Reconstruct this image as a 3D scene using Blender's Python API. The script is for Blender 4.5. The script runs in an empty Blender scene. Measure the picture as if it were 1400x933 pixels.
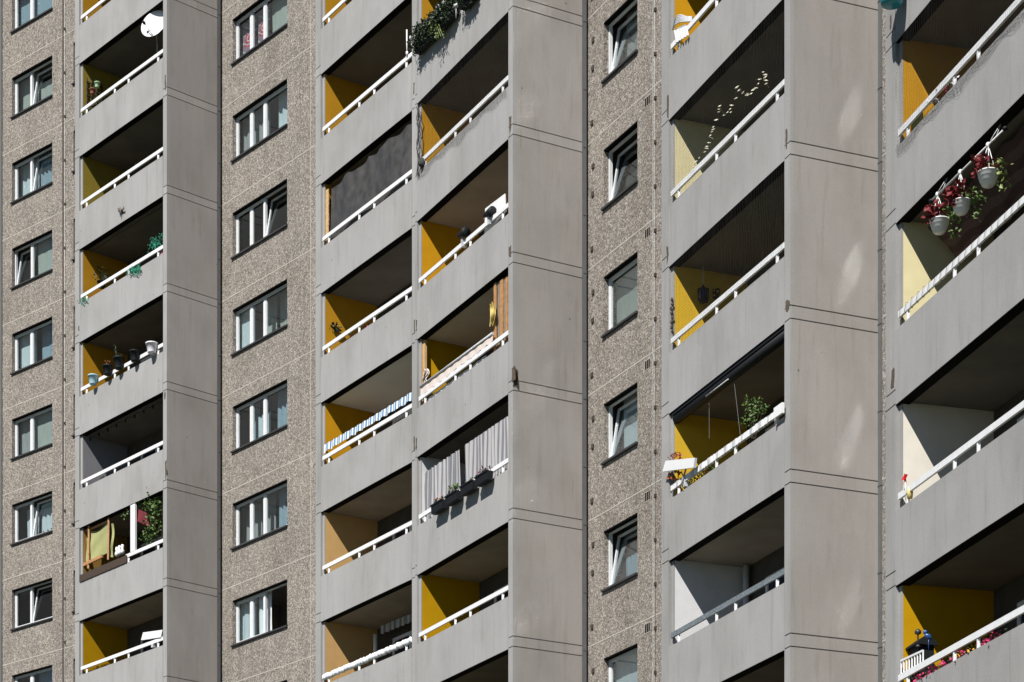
import bpy, math, random
from mathutils import Vector, Matrix
R = math.radians
S = bpy.context.scene
COL = S.collection
rng = random.Random(7)

# ------------------------------------------------------------------ camera model
F_PX, CX, HOR, EYE, H = 3050.0, 700.0, 1681.0, 1.6, 2.8
def lvl(m): return EYE + H * m            # storeys above the eye -> metres

# ------------------------------------------------------------------ materials
def new_mat(name):
    m = bpy.data.materials.new(name); m.use_nodes = True
    nt = m.node_tree; b = nt.nodes['Principled BSDF']
    return m, nt, b
def N(nt, t, **kw):
    n = nt.nodes.new(t)
    for k, v in kw.items(): setattr(n, k, v)
    return n
def pos_map(nt, scale):
    g = N(nt, 'ShaderNodeNewGeometry'); mp = N(nt, 'ShaderNodeMapping')
    mp.inputs['Scale'].default_value = scale
    nt.links.new(g.outputs['Position'], mp.inputs['Vector'])
    return mp.outputs['Vector']
def noise(nt, vec, scale, detail=3, rough=.55):
    n = N(nt, 'ShaderNodeTexNoise'); n.inputs['Scale'].default_value = scale
    n.inputs['Detail'].default_value = detail; n.inputs['Roughness'].default_value = rough
    nt.links.new(vec, n.inputs['Vector']); return n.outputs['Fac']
def ramp(nt, fac, stops):
    r = N(nt, 'ShaderNodeValToRGB'); els = r.color_ramp.elements
    els[0].position, els[0].color = stops[0][0], (*stops[0][1], 1)
    els[1].position, els[1].color = stops[-1][0], (*stops[-1][1], 1)
    for p, c in stops[1:-1]:
        e = els.new(p); e.color = (*c, 1)
    nt.links.new(fac, r.inputs['Fac']); return r.outputs['Color']
def mul(nt, a, b, fac=1.0, mode='MULTIPLY'):
    m = N(nt, 'ShaderNodeMix', data_type='RGBA', blend_type=mode)
    m.inputs['Factor'].default_value = fac
    for s, i in ((a, 6), (b, 7)):
        if hasattr(s, 'links') or hasattr(s, 'is_linked'): nt.links.new(s, m.inputs[i])
        else: m.inputs[i].default_value = (*s, 1)
    return m.outputs[2]
def g3(v): return (v, v, v)

def plain(name, col, rough=.6, var=.12, scale=6.0, metal=0.0, spec=.5):
    m, nt, b = new_mat(name)
    v = noise(nt, pos_map(nt, (1, 1, 1)), scale, 4)
    f = ramp(nt, v, [(.3, g3(1 - var)), (.7, g3(1 + var * .3))])
    nt.links.new(mul(nt, col, f), b.inputs['Base Color'])
    b.inputs['Roughness'].default_value = rough; b.inputs['Metallic'].default_value = metal
    b.inputs['Specular IOR Level'].default_value = spec
    return m

def concrete(name, col, streak=.16, speck=True, rough=.85):
    m, nt, b = new_mat(name)
    streaks = noise(nt, pos_map(nt, (3.4, 3.4, .3)), 1.5, 6, .65)
    cloud = noise(nt, pos_map(nt, (1, 1, .8)), .7, 5, .6)
    fine = noise(nt, pos_map(nt, (1, 1, 1)), 38, 3, .7)
    c = mul(nt, col, ramp(nt, streaks, [(.25, g3(1 - streak)), (.55, g3(1.0)), (.8, g3(1 + streak * .35))]))
    c = mul(nt, c, ramp(nt, cloud, [(.28, (.86, .855, .84)), (.55, g3(1)), (.8, (1.05, 1.05, 1.055))]))
    c = mul(nt, c, ramp(nt, fine, [(.3, g3(.93)), (.7, g3(1.05))]))
    gi = N(nt, 'ShaderNodeNewGeometry')                       # every precast panel came out of the mould in its own tone
    c = mul(nt, c, ramp(nt, gi.outputs['Random Per Island'], [(.0, (.93, .93, .925)), (.5, (1, .995, .99)), (1, (1.05, 1.05, 1.055))]))
    patch = noise(nt, pos_map(nt, (1.1, 1.1, .5)), 1.1, 2, .4)
    c = mul(nt, c, ramp(nt, patch, [(.36, g3(.955)), (.40, g3(1)), (.60, g3(1)), (.64, (1.035, 1.03, 1.025))]))
    grime = noise(nt, pos_map(nt, (9, 9, .8)), .8, 4, .6)
    c = mul(nt, c, ramp(nt, grime, [(.0, (.80, .79, .77)), (.33, (.90, .895, .88)), (.43, g3(1)), (1, g3(1))]))
    if speck:                                   # pin holes and grime specks
        v = N(nt, 'ShaderNodeTexVoronoi'); v.inputs['Scale'].default_value = 1.7
        nt.links.new(pos_map(nt, (1, 1, .7)), v.inputs['Vector'])
        c = mul(nt, c, ramp(nt, v.outputs['Distance'], [(.0, g3(.3)), (.022, g3(.4)), (.034, g3(1)), (1, g3(1))]))
        run = noise(nt, pos_map(nt, (16, 16, .5)), 1.3, 3, .5)   # thin drip marks
        c = mul(nt, c, ramp(nt, run, [(.0, (.72, .70, .66)), (.24, (.78, .76, .72)), (.31, g3(1)), (1, g3(1))]))
    nt.links.new(c, b.inputs['Base Color'])
    b.inputs['Roughness'].default_value = rough; b.inputs['Specular IOR Level'].default_value = .25
    bp = N(nt, 'ShaderNodeBump'); bp.inputs['Strength'].default_value = .25; bp.inputs['Distance'].default_value = .01
    nt.links.new(fine, bp.inputs['Height']); nt.links.new(bp.outputs['Normal'], b.inputs['Normal'])
    return m

def pebble(name):
    m, nt, b = new_mat(name)
    v = N(nt, 'ShaderNodeTexVoronoi'); v.inputs['Scale'].default_value = 44
    nt.links.new(pos_map(nt, (1, 1, 1)), v.inputs['Vector'])
    sep = N(nt, 'ShaderNodeSeparateColor'); nt.links.new(v.outputs['Color'], sep.inputs['Color'])
    stone = ramp(nt, sep.outputs['Red'], [(.0, (.075, .066, .057)), (.2, (.152, .136, .119)), (.55, (.206, .187, .166)), (.8, (.268, .246, .222)), (1, (.42, .39, .36))])
    v2 = N(nt, 'ShaderNodeTexVoronoi'); v2.inputs['Scale'].default_value = 17
    nt.links.new(pos_map(nt, (1, 1, 1)), v2.inputs['Vector'])
    s2 = N(nt, 'ShaderNodeSeparateColor'); nt.links.new(v2.outputs['Color'], s2.inputs['Color'])
    c = mul(nt, stone, ramp(nt, s2.outputs['Green'], [(0, g3(.82)), (.5, g3(1)), (1, g3(1.16))]))
    cloud = noise(nt, pos_map(nt, (1, 1, .5)), .9, 5, .6)
    c = mul(nt, c, ramp(nt, cloud, [(.28, (.84, .82, .80)), (.5, g3(1)), (.75, (1.10, 1.08, 1.06))]))
    streaks = noise(nt, pos_map(nt, (4, 4, .25)), 1.2, 3)
    c = mul(nt, c, ramp(nt, streaks, [(.3, g3(.9)), (.6, g3(1)), (.8, g3(1.1))]))
    nt.links.new(c, b.inputs['Base Color']); b.inputs['Roughness'].default_value = .9
    b.inputs['Specular IOR Level'].default_value = .2
    bp = N(nt, 'ShaderNodeBump'); bp.inputs['Strength'].default_value = .35; bp.inputs['Distance'].default_value = .012
    nt.links.new(v.outputs['Distance'], bp.inputs['Height']); bp.invert = True
    nt.links.new(bp.outputs['Normal'], b.inputs['Normal'])
    return m

def glass(name, tint=(.80, .90, .92), base=.12, rough=.015, wavy=.05):
    m = bpy.data.materials.new(name); m.use_nodes = True; nt = m.node_tree
    nt.nodes.clear()
    o = N(nt, 'ShaderNodeOutputMaterial'); mx = N(nt, 'ShaderNodeMixShader'); lw = N(nt, 'ShaderNodeLayerWeight'); fr = N(nt, 'ShaderNodeValToRGB')
    tr = N(nt, 'ShaderNodeBsdfTransparent'); gl = N(nt, 'ShaderNodeBsdfGlossy')
    lw.inputs['Blend'].default_value = .5; nt.links.new(lw.outputs['Facing'], fr.inputs['Fac'])
    for e, (p, c) in zip(fr.color_ramp.elements, ((.15, base), (1, 1.0))): e.position = p; e.color = (c, c, c, 1)
    e = fr.color_ramp.elements.new(.45); e.color = (*g3(base * 1.4), 1)
    e = fr.color_ramp.elements.new(.7); e.color = (*g3(base * 1.4 + .14), 1)
    tr.inputs['Color'].default_value = (*tint, 1); gl.inputs['Roughness'].default_value = rough
    gl.inputs['Color'].default_value = (.85, .95, 1, 1)
    bp = N(nt, 'ShaderNodeBump'); bp.inputs['Strength'].default_value = wavy; bp.inputs['Distance'].default_value = .05
    nt.links.new(noise(nt, pos_map(nt, (1, 1, 1)), 1.5, 1), bp.inputs['Height'])
    nt.links.new(bp.outputs['Normal'], gl.inputs['Normal'])
    nt.links.new(fr.outputs[0], mx.inputs[0]); nt.links.new(tr.outputs[0], mx.inputs[1]); nt.links.new(gl.outputs[0], mx.inputs[2])
    nt.links.new(mx.outputs[0], o.inputs[0])
    return m

def cloth(name, col, trans=.25, var=.1):
    m, nt, b = new_mat(name)
    v = noise(nt, pos_map(nt, (1, 1, .3)), 9, 3)
    c = mul(nt, col, ramp(nt, v, [(.3, g3(1 - var)), (.7, g3(1 + var * .3))]))
    nt.links.new(c, b.inputs['Base Color']); b.inputs['Roughness'].default_value = .9
    b.inputs['Specular IOR Level'].default_value = .1
    if trans:
        t = N(nt, 'ShaderNodeBsdfTranslucent'); nt.links.new(c, t.inputs['Color'])
        mx = N(nt, 'ShaderNodeMixShader'); mx.inputs[0].default_value = trans
        out = nt.nodes['Material Output']
        nt.links.new(b.outputs[0], mx.inputs[1]); nt.links.new(t.outputs[0], mx.inputs[2]); nt.links.new(mx.outputs[0], out.inputs[0])
    return m

def leaf(name, c1, c2):
    m, nt, b = new_mat(name)
    v = noise(nt, pos_map(nt, (1, 1, 1)), 14, 2)
    nt.links.new(ramp(nt, v, [(.35, c1), (.65, c2)]), b.inputs['Base Color'])
    b.inputs['Roughness'].default_value = .55
    return m

M = {}
M['conc'] = concrete('painted_concrete', (.292, .293, .296), streak=.065)
M['conc_side'] = concrete('side_wall_concrete', (.290, .274, .263), streak=.07)
M['pillar'] = concrete('pillar_concrete', (.290, .290, .291), streak=.06)
M['peb'] = pebble('exposed_aggregate')
M['seal'] = plain('joint_sealant', (.42, .39, .35), .8, .25, 20)
M['corner'] = plain('corner_sealant', (.10, .105, .107), .7)
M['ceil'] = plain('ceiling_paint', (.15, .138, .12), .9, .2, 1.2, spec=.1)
M['ceil_white'] = plain('white_bounce_lit_ceiling', (.84, .85, .87), .9, .06, 1.2)  # white ceiling, lightened further for bounce off the sunlit valance
M['black'] = plain('black_shade_fill', (.006, .006, .006), .9, spec=.05)  # black standing in for shade in slots, under lintels and in vents
M['dark'] = plain('dark_metal', (.03, .03, .033), .5)
M['rail'] = plain('white_rail_paint', (.70, .71, .73), .45, .1, 9)
M['rail_grey'] = plain('weathered_zinc', (.17, .20, .22), .55, .55, 30)
M['frame'] = plain('white_window_plastic', (.62, .64, .66), .35, .06)
M['sill'] = plain('dark_sheet_metal', (.035, .035, .038), .55, .2)
M['glass'] = glass('window_glass')
M['glass_dark'] = glass('dark_window_glass', (.35, .38, .38), .1)
M['glass_sun'] = glass('sun_patch_glass', (.55, .62, .62), .36, .085, .0)  # unseen panes, reflectance raised to throw sun patches onto the side wall
M['glass_clear'] = glass('sun_patch_window_glass', (.80, .90, .92), .24, .085, .0)  # more reflective than plain panes, to throw sun patches on the side wall
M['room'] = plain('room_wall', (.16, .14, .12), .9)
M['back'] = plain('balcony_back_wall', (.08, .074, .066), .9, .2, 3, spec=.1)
M['rough'] = concrete('raw_rear_concrete', (.3, .3, .3))
M['rust'] = plain('broken_concrete', (.10, .075, .055), .95, .7, 45)
M['plug'] = plain('plug_plastic', (.045, .035, .028), .8)
WALLC = {'amber': (.42, .215, .014), 'orange': (.50, .25, .008), 'yellow': (.42, .235, .003), 'canary': (.58, .37, .03), 'olive': (.25, .19, .03), 'tan': (.54, .34, .14),
         'cream': (.62, .56, .34), 'white': (.60, .61, .625), 'grey': (.22, .22, .24), 'brown': (.27, .16, .04), 'offwhite': (.66, .63, .56)}
for k, c in WALLC.items(): M['w_' + k] = plain(k + '_wall_paint', c, .9, .10, 2.5, spec=.08)
M['curt_white'] = cloth('white_net_curtain', (.72, .76, .78), .35)
M['curt_grey'] = cloth('grey_curtain', (.40, .39, .38), .3)
M['curt_blue'] = cloth('blue_grey_curtain', (.34, .42, .48), .3)
M['curt_dark'] = cloth('dark_curtain', (.10, .095, .10), .15)
M['curt_beige'] = cloth('beige_blind', (.46, .47, .42), .3)
M['pvc'] = plain('white_plastic', (.70, .71, .72), .35, .04)
M['chairp'] = plain('off_white_plastic', (.46, .48, .50), .4, .1)
M['ltblue'] = plain('light_blue_plastic', (.32, .52, .62), .4)
M['lilac'] = plain('lilac_white_plastic', (.70, .68, .74), .4)
M['charcoal'] = plain('charcoal_plastic', (.010, .011, .013), .6, spec=.2)
M['terra'] = plain('terracotta', (.25, .09, .05), .8)
M['wood'] = plain('pale_wood', (.42, .22, .09), .6, .35, 12)
M['wood_grey'] = plain('grey_wood', (.22, .18, .14), .8, .35, 12)
M['reed'] = plain('brown_reed', (.055, .036, .026), .9, .5, 40)
M['sling'] = cloth('olive_canvas', (.36, .37, .17), .15)
M['red'] = plain('red_fabric', (.45, .02, .03), .8)
M['dkred'] = plain('dark_red_fabric', (.13, .012, .02), .9)
M['pinkfl'] = plain('pink_petals', (.65, .04, .18), .7, .3, 30)
M['redfl'] = plain('red_petals', (.15, .005, .010), .7, .3, 30)
M['yelfl'] = plain('yellow_petals', (.6, .32, .03), .7, .3, 30)
M['orfl'] = plain('rust_orange_petals', (.42, .12, .04), .7, .3, 30)
M['leaf'] = leaf('mid_green_leaves', (.03, .07, .015), (.10, .17, .03))
M['leaf_dark'] = leaf('dark_green_leaves', (.008, .018, .008), (.025, .05, .018))
M['leaf_lime'] = leaf('lime_leaves', (.09, .14, .025), (.20, .25, .07))
M['twig'] = plain('brown_twig', (.05, .035, .02), .9)
M['net_light'] = plain('pale_cord', (.22, .22, .23), .9)
M['green_net'] = plain('green_netting', (.03, .30, .20), .7)
M['net'] = plain('grey_net_cord', (.035, .035, .037), .9)
M['blue'] = plain('blue_stripe', (.07, .20, .36), .9)
M['wcloth'] = cloth('white_awning_cloth', (.80, .81, .82), .2)
M['pcloth'] = cloth('pinkish_awning_cloth', (.74, .66, .62), .2)
M['mcloth'] = cloth('maroon_awning_cloth', (.085, .052, .048), .15)
M['mcloth2'] = cloth('dusky_pink_awning_cloth', (.13, .082, .075), .15)
M['ycloth'] = cloth('yellow_cloth', (.75, .62, .25), .25)
M['tarp'] = plain('grey_plastic_sheet', (.066, .064, .060), .36, .45, 4)
M['silver'] = plain('silver_foil', (.55, .56, .58), .4, .5, 30, .0)
M['teal'] = plain('teal_plastic', (.02, .25, .33), .2)
M['stripe_grey'] = cloth('grey_curtain_stripe', (.20, .205, .225), .2)
M['rose_bg'] = cloth('mauve_curtain', (.36, .22, .30), .3)
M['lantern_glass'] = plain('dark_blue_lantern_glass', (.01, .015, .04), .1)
M['bird'] = plain('grey_brown_wood', (.16, .14, .12), .8)

# ------------------------------------------------------------------ mesh builder
WLOC = {}
class MB:
    def __init__(s): s.v, s.f, s.m, s.sm = [], [], [], []
    def face(s, pts, mi=0, sm=False):
        i = len(s.v); s.v += [Vector(p) for p in pts]; s.f.append(tuple(range(i, i + len(pts)))); s.m.append(mi); s.sm.append(sm)
    def hexa(s, p, mi=0):
        i = len(s.v); s.v += [Vector(q) for q in p]
        for f in ((0, 3, 2, 1), (4, 5, 6, 7), (0, 1, 5, 4), (1, 2, 6, 5), (2, 3, 7, 6), (3, 0, 4, 7)):
            s.f.append(tuple(i + k for k in f)); s.m.append(mi); s.sm.append(False)
    def box(s, fr, a0, a1, d0, d1, z0, z1, mi=0):
        s.hexa([fr.W(a0, d0, z0), fr.W(a1, d0, z0), fr.W(a1, d1, z0), fr.W(a0, d1, z0),
                fr.W(a0, d0, z1), fr.W(a1, d0, z1), fr.W(a1, d1, z1), fr.W(a0, d1, z1)], mi)
    def beam(s, p, q, w, h, up=(0, 0, 1), mi=0):
        p, q = Vector(p), Vector(q); t = (q - p).normalized(); sd = t.cross(Vector(up))
        if sd.length < 1e-4: sd = t.cross(Vector((1, 0, 0)))
        sd.normalize(); u = sd.cross(t).normalized(); sd *= w / 2; u *= h / 2
        s.hexa([p - sd - u, p + sd - u, q + sd - u, q - sd - u, p - sd + u, p + sd + u, q + sd + u, q - sd + u], mi)
    def tube(s, pts, r, n=6, mi=0, cap=True):
        pts = [Vector(p) for p in pts]; base = len(s.v); rr = r if isinstance(r, (list, tuple)) else [r] * len(pts)
        for i, p in enumerate(pts):
            t = (pts[min(i + 1, len(pts) - 1)] - pts[max(i - 1, 0)])
            t = t.normalized() if t.length > 1e-9 else Vector((0, 0, 1))
            x = t.cross(Vector((0, 0, 1)) if abs(t.z) < .95 else Vector((1, 0, 0))).normalized(); y = t.cross(x)
            for k in range(n):
                an = 2 * math.pi * k / n; s.v.append(p + (x * math.cos(an) + y * math.sin(an)) * rr[i])
        for i in range(len(pts) - 1):
            for k in range(n):
                a, b = base + i * n + k, base + i * n + (k + 1) % n
                s.f.append((a, b, b + n, a + n)); s.m.append(mi); s.sm.append(n > 4)
        if cap and n > 2:
            s.f.append(tuple(base + k for k in range(n))[::-1]); s.m.append(mi); s.sm.append(False)
            s.f.append(tuple(base + (len(pts) - 1) * n + k for k in range(n))); s.m.append(mi); s.sm.append(False)
    def lathe(s, c, prof, n=14, axis=(0, 0, 1), mi=0):
        c, ax = Vector(c), Vector(axis).normalized()
        x = ax.cross(Vector((0, 0, 1)) if abs(ax.z) < .9 else Vector((1, 0, 0))).normalized(); y = ax.cross(x); base = len(s.v)
        for r, h in prof:
            for k in range(n):
                an = 2 * math.pi * k / n; s.v.append(c + ax * h + (x * math.cos(an) + y * math.sin(an)) * max(r, 1e-4))
        for i in range(len(prof) - 1):
            for k in range(n):
                a, b = base + i * n + k, base + i * n + (k + 1) % n
                s.f.append((a, b, b + n, a + n)); s.m.append(mi); s.sm.append(True)
    def ball(s, c, r, sq=(1, 1, 1), n=10, mi=0, jit=0):
        c = Vector(c); base = len(s.v); rings = n // 2 + 1
        for i in range(rings + 1):
            th = math.pi * i / rings
            for k in range(n):
                ph = 2 * math.pi * k / n; j = 1 + rng.uniform(-jit, jit)
                s.v.append(c + Vector((math.sin(th) * math.cos(ph) * sq[0], math.sin(th) * math.sin(ph) * sq[1], math.cos(th) * sq[2])) * r * j)
        for i in range(rings):
            for k in range(n):
                a, b = base + i * n + k, base + i * n + (k + 1) % n
                s.f.append((a, a + n, b + n, b)); s.m.append(mi); s.sm.append(True)
    def prism_d(s, fr, poly, d0, d1, mi=0):           # polygon of (a,z), extruded along d
        i = len(s.v); n = len(poly)
        s.v += [fr.W(a, d0, z) for a, z in poly] + [fr.W(a, d1, z) for a, z in poly]
        s.f.append(tuple(range(i, i + n))); s.f.append(tuple(range(i + 2 * n - 1, i + n - 1, -1)))
        s.m += [mi, mi]; s.sm += [False, False]
        for k in range(n):
            a, b = i + k, i + (k + 1) % n; s.f.append((a, a + n, b + n, b)); s.m.append(mi); s.sm.append(False)
    def prism_a(s, fr, poly, a0, a1, mi=0):           # polygon of (d,z), extruded along a
        i = len(s.v); n = len(poly)
        s.v += [fr.W(a0, d, z) for d, z in poly] + [fr.W(a1, d, z) for d, z in poly]
        s.f.append(tuple(range(i, i + n))); s.f.append(tuple(range(i + 2 * n - 1, i + n - 1, -1)))
        s.m += [mi, mi]; s.sm += [False, False]
        for k in range(n):
            a, b = i + k, i + (k + 1) % n; s.f.append((a, a + n, b + n, b)); s.m.append(mi); s.sm.append(False)
    def grid(s, fn, nu, nv, mi=0, sm=True):           # fn(u,v)->point ; mi may be fn(i,j)
        base = len(s.v)
        for j in range(nv + 1):
            for i in range(nu + 1): s.v.append(Vector(fn(i / nu, j / nv)))
        for j in range(nv):
            for i in range(nu):
                a = base + j * (nu + 1) + i
                s.f.append((a, a + 1, a + nu + 2, a + nu + 1)); s.m.append(mi(i, j) if callable(mi) else mi); s.sm.append(sm)
    def leaves(s, c, rad, n, size, mi=0, r=rng, hollow=.0):
        c = Vector(c)
        for _ in range(n):
            while True:
                p = Vector((r.uniform(-1, 1), r.uniform(-1, 1), r.uniform(-1, 1)))
                if hollow <= p.length <= 1: break
            p = c + Vector((p.x * rad[0], p.y * rad[1], p.z * rad[2]))
            t = Vector((r.uniform(-1, 1), r.uniform(-1, 1), r.uniform(-.8, .6))).normalized()
            b = t.cross(Vector((r.uniform(-1, 1), r.uniform(-1, 1), r.uniform(-1, 1)))).normalized()
            L = size * r.uniform(.6, 1.3); w = L * .38
            nn = t.cross(b) * L * .12
            s.face([p, p + t * L * .5 + b * w + nn, p + t * L, p + t * L * .5 - b * w + nn], mi)
    def build(s, name, mats, parent=None, loc=None):
        if not isinstance(mats, (list, tuple)): mats = [mats]
        if parent is not None: o = WLOC[parent.name]
        elif loc is not None: o = Vector(loc)
        else:
            lo = Vector((min(v.x for v in s.v), min(v.y for v in s.v), min(v.z for v in s.v)))
            hi = Vector((max(v.x for v in s.v), max(v.y for v in s.v), 0)); o = Vector(((lo.x + hi.x) / 2, (lo.y + hi.y) / 2, lo.z))
        me = bpy.data.meshes.new(name); me.from_pydata([tuple(v - o) for v in s.v], [], s.f)
        for mt in mats: me.materials.append(mt)
        me.polygons.foreach_set('material_index', s.m); me.polygons.foreach_set('use_smooth', s.sm); me.update()
        ob = bpy.data.objects.new(name, me); COL.objects.link(ob)
        if parent is not None: ob.parent = parent
        else: ob.location = o
        WLOC[ob.name] = o.copy()
        return ob
def tag(o, label, cat, group=None):
    o['label'] = label; o['category'] = cat
    if group: o['group'] = group
    return o
def thing(name, label, cat, loc, group=None):
    o = bpy.data.objects.new(name, None); COL.objects.link(o); o.location = loc; o.empty_display_size = .2
    WLOC[o.name] = Vector(loc); return tag(o, label, cat, group)

# ------------------------------------------------------------------ plan frames (one per straight face of the curved block)
def plan(x, s): z = F_PX * H / s; return Vector(((x - CX) * z / F_PX, z))
class Frame:
    def __init__(s, L, Rr):
        s.o = L; s.w_ = (Rr - L).length; s.u = (Rr - L).normalized(); s.i = Vector((-s.u.y, s.u.x))
    def W(s, a, d, z): p = s.o + s.u * a + s.i * d; return Vector((p.x, p.y, z))
    def P(s, x, y, d=0.0):                            # point of the plane at depth d that the photo shows at (x, y)
        dr = Vector(((x - CX) / F_PX, 1.0)); o = s.o + s.i * d
        det = dr.x * (-s.u.y) + dr.y * s.u.x           # t*dr = o + a*u
        t = (o.x * (-s.u.y) + o.y * s.u.x) / det
        a = (dr * t - o).dot(s.u)
        return a, EYE + (HOR - y) * t / F_PX
    def X(s, x, y, d=0.0): a, z = s.P(x, y, d); return s.W(a, d, z)
FR = {'T1': Frame(plan(110.5, 127.1), plan(223, 133.95)), 'T2a': Frame(plan(441, 149.85), plan(563.3, 160.2)),
      'T2b': Frame(plan(572.6, 161.4), plan(695, 174.4)), 'T3': Frame(plan(917.2, 201.25), plan(1072.5, 223.15)),
      'T4': Frame(plan(1228, 248.4), plan(1400, 279.9)),
      'A': Frame(plan(3.4, 116.15), plan(85, 119.6)), 'B': Frame(plan(302, 131.5), plan(432, 139.4)), 'C': Frame(plan(802.3, 171.5), plan(903.5, 181.9))}
FR['T4'].w_ = 4.48
def d_end(fr, a, x):                                   # depth at which the fin face of a bay ends
    lo, hi = 0.5, 3.0
    for _ in range(40):
        md = (lo + hi) / 2; p = fr.W(a, md, 0)
        lo, hi = (md, hi) if CX + F_PX * p.x / p.y < x else (lo, md)
    return lo
FIN = {'T1': d_end(FR['T1'], FR['T1'].w_ + .20, 297.0), 'T2b': d_end(FR['T2b'], FR['T2b'].w_ + .21, 795.9), 'T3': 1.98, 'T4': 1.98}
print('fins', FIN)
s3end = FR['T3'].W(FR['T3'].w_ + .21, d_end(FR['T3'], FR['T3'].w_ + .21, 1202.6), 0)
FR['D'] = Frame(Vector((s3end.x, s3end.y)), Vector((s3end.x + .317, s3end.y - .948)))
for k, v in FR.items(): print(k, 'w=%.2f ang=%.1f' % (v.w_, math.degrees(math.atan2(-v.u.y, v.u.x))))

ROOT = thing('apartment_building', 'tall curved concrete apartment block with stepped balcony bays and pebble faced window walls', 'building', (0, 52, 0))
ZTOP = lvl(15.635)
STO = range(-1, 16)

# ---- window walls --------------------------------------------------------------
def wall(fr, a0, a1, holes, z0=0.0, z1=ZTOP, reveal=.24):
    mb = MB(); As = sorted({a0, a1} | {h[0] for h in holes} | {h[1] for h in holes}); Zs = sorted({z0, z1} | {h[2] for h in holes} | {h[3] for h in holes})
    inh = lambda a, z: any(h[0] < a < h[1] and h[2] < z < h[3] for h in holes)
    for i in range(len(As) - 1):
        for j in range(len(Zs) - 1):
            if inh((As[i] + As[i + 1]) / 2, (Zs[j] + Zs[j + 1]) / 2): continue
            mb.face([fr.W(As[i], 0, Zs[j]), fr.W(As[i + 1], 0, Zs[j]), fr.W(As[i + 1], 0, Zs[j + 1]), fr.W(As[i], 0, Zs[j + 1])])
    for p, q, y0, y1 in holes:
        c = [(p, y0), (q, y0), (q, y1), (p, y1)]
        for k in range(4):
            (x0, t0), (x1, t1) = c[k], c[(k + 1) % 4]
            mb.face([fr.W(x0, 0, t0), fr.W(x1, 0, t1), fr.W(x1, reveal, t1), fr.W(x0, reveal, t0)])
    for x in (a0, a1): mb.face([fr.W(x, 0, z0), fr.W(x, .3, z0), fr.W(x, .3, z1), fr.W(x, 0, z1)])
    mb.face([fr.W(a0, 0, z1), fr.W(a1, 0, z1), fr.W(a1, .3, z1), fr.W(a0, .3, z1)])
    ob = mb.build('pebble_wall', M['peb'], ROOT)
    for k in STO:
        z = lvl(k + .635)
        if z > .3: js = MB(); js.box(fr, a0 + .01, a1 - .01, -.004, .01, z - .012, z + .012); js.build('panel_joint', M['seal'], ob)
    return ob
WH = (.025, .488)
def whole(a0, a1, js): return [(a0, a1, lvl(j + WH[0]), lvl(j + WH[1])) for j in js]
WIN = {'A': (.52, 2.68, range(5, 15)), 'B': (.62, 3.41, range(4, 14)), 'C': (.76, 2.23, range(3, 11)), 'D': (.36, 1.12, range(2, 8))}
holesA = whole(*WIN['A']) + whole(3.78, 5.2, range(5, 15))
pA = wall(FR['A'], -.12, 7.2, holesA)
pB = wall(FR['B'], -.5, 7.6, whole(*WIN['B']))
pC = wall(FR['C'], -.5, 6.6, whole(*WIN['C']))
pD = wall(FR['D'], .06, 3.6, whole(*WIN['D']))
# vertical joints between the panels
def vjoint(pw, fr, a, w=.02): mb = MB(); mb.box(fr, a - w / 2, a + w / 2, -.006, .01, .2, ZTOP - .2); mb.build('panel_joint', M['seal'], pw)
vjoint(pB, FR['B'], 4.56)
aC = FR['C'].P(893, 400)[0]; vjoint(pC, FR['C'], aC, .018)
# lightning cables with clips
def cable(pw, fr, a, per=3):
    mb = MB(); mb.tube([fr.W(a, -.02, .3), fr.W(a, -.02, ZTOP)], .007, 6); c = mb.build('lightning_cable', M['silver'], pw)
    for k in range(2, 15):
        for i in range(per):
            z = lvl(k + .2 + i / per)
            m2 = MB(); m2.box(fr, a - .02, a + .04, -.04, .0, z - .035, z + .035); m2.build('cable_clip', M['plug'], pw)
aA = FR['A'].P(86.3, 400)[0]
mb = MB(); mb.box(FR['A'], aA - .035, aA + .035, -.006, .01, .2, ZTOP - .2); mb.build('panel_gap', M['plug'], pA)
cable(pA, FR['A'], aA + .10, 2); cable(pC, FR['C'], FR['C'].P(896.5, 400)[0], 3)
for k in range(2, 11):                                # square vent grilles and anchor plugs of the narrow wall
    fr = FR['C']; a, z = FR['C'].P(885.5, 138.5); z = z - (8 - k) * H - 0.0
    a0, a1 = fr.P(881.5, 138)[0], fr.P(889.3, 138)[0]
    m1 = MB()
    m1.box(fr, a0, a1, -.006, .01, z - .108, z - .095); m1.box(fr, a0, a1, -.006, .01, z + .095, z + .108)
    for i in range(4):
        x = a0 + (a1 - a0 - .02) * i / 3; m1.box(fr, x + .006, x + .014, -.006, .01, z - .095, z + .095)
    g = m1.build('vent_grille', M['seal'], pC)
    m2 = MB(); m2.box(fr, a0 + .005, a1 - .005, -.003, .008, z - .1, z + .1); m2.build('vent_opening', M['black'], g)
    for x, dz in ((811, .30), (811.5, .92), (810, 1.9)):
        ap = fr.P(x, 300)[0]; z2 = lvl(k + .1) + dz
        m3 = MB(); m3.box(fr, ap - .045, ap + .045, -.03, .01, z2 - .05, z2 + .05); m3.build('anchor_plug', M['plug'], pC)

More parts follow.
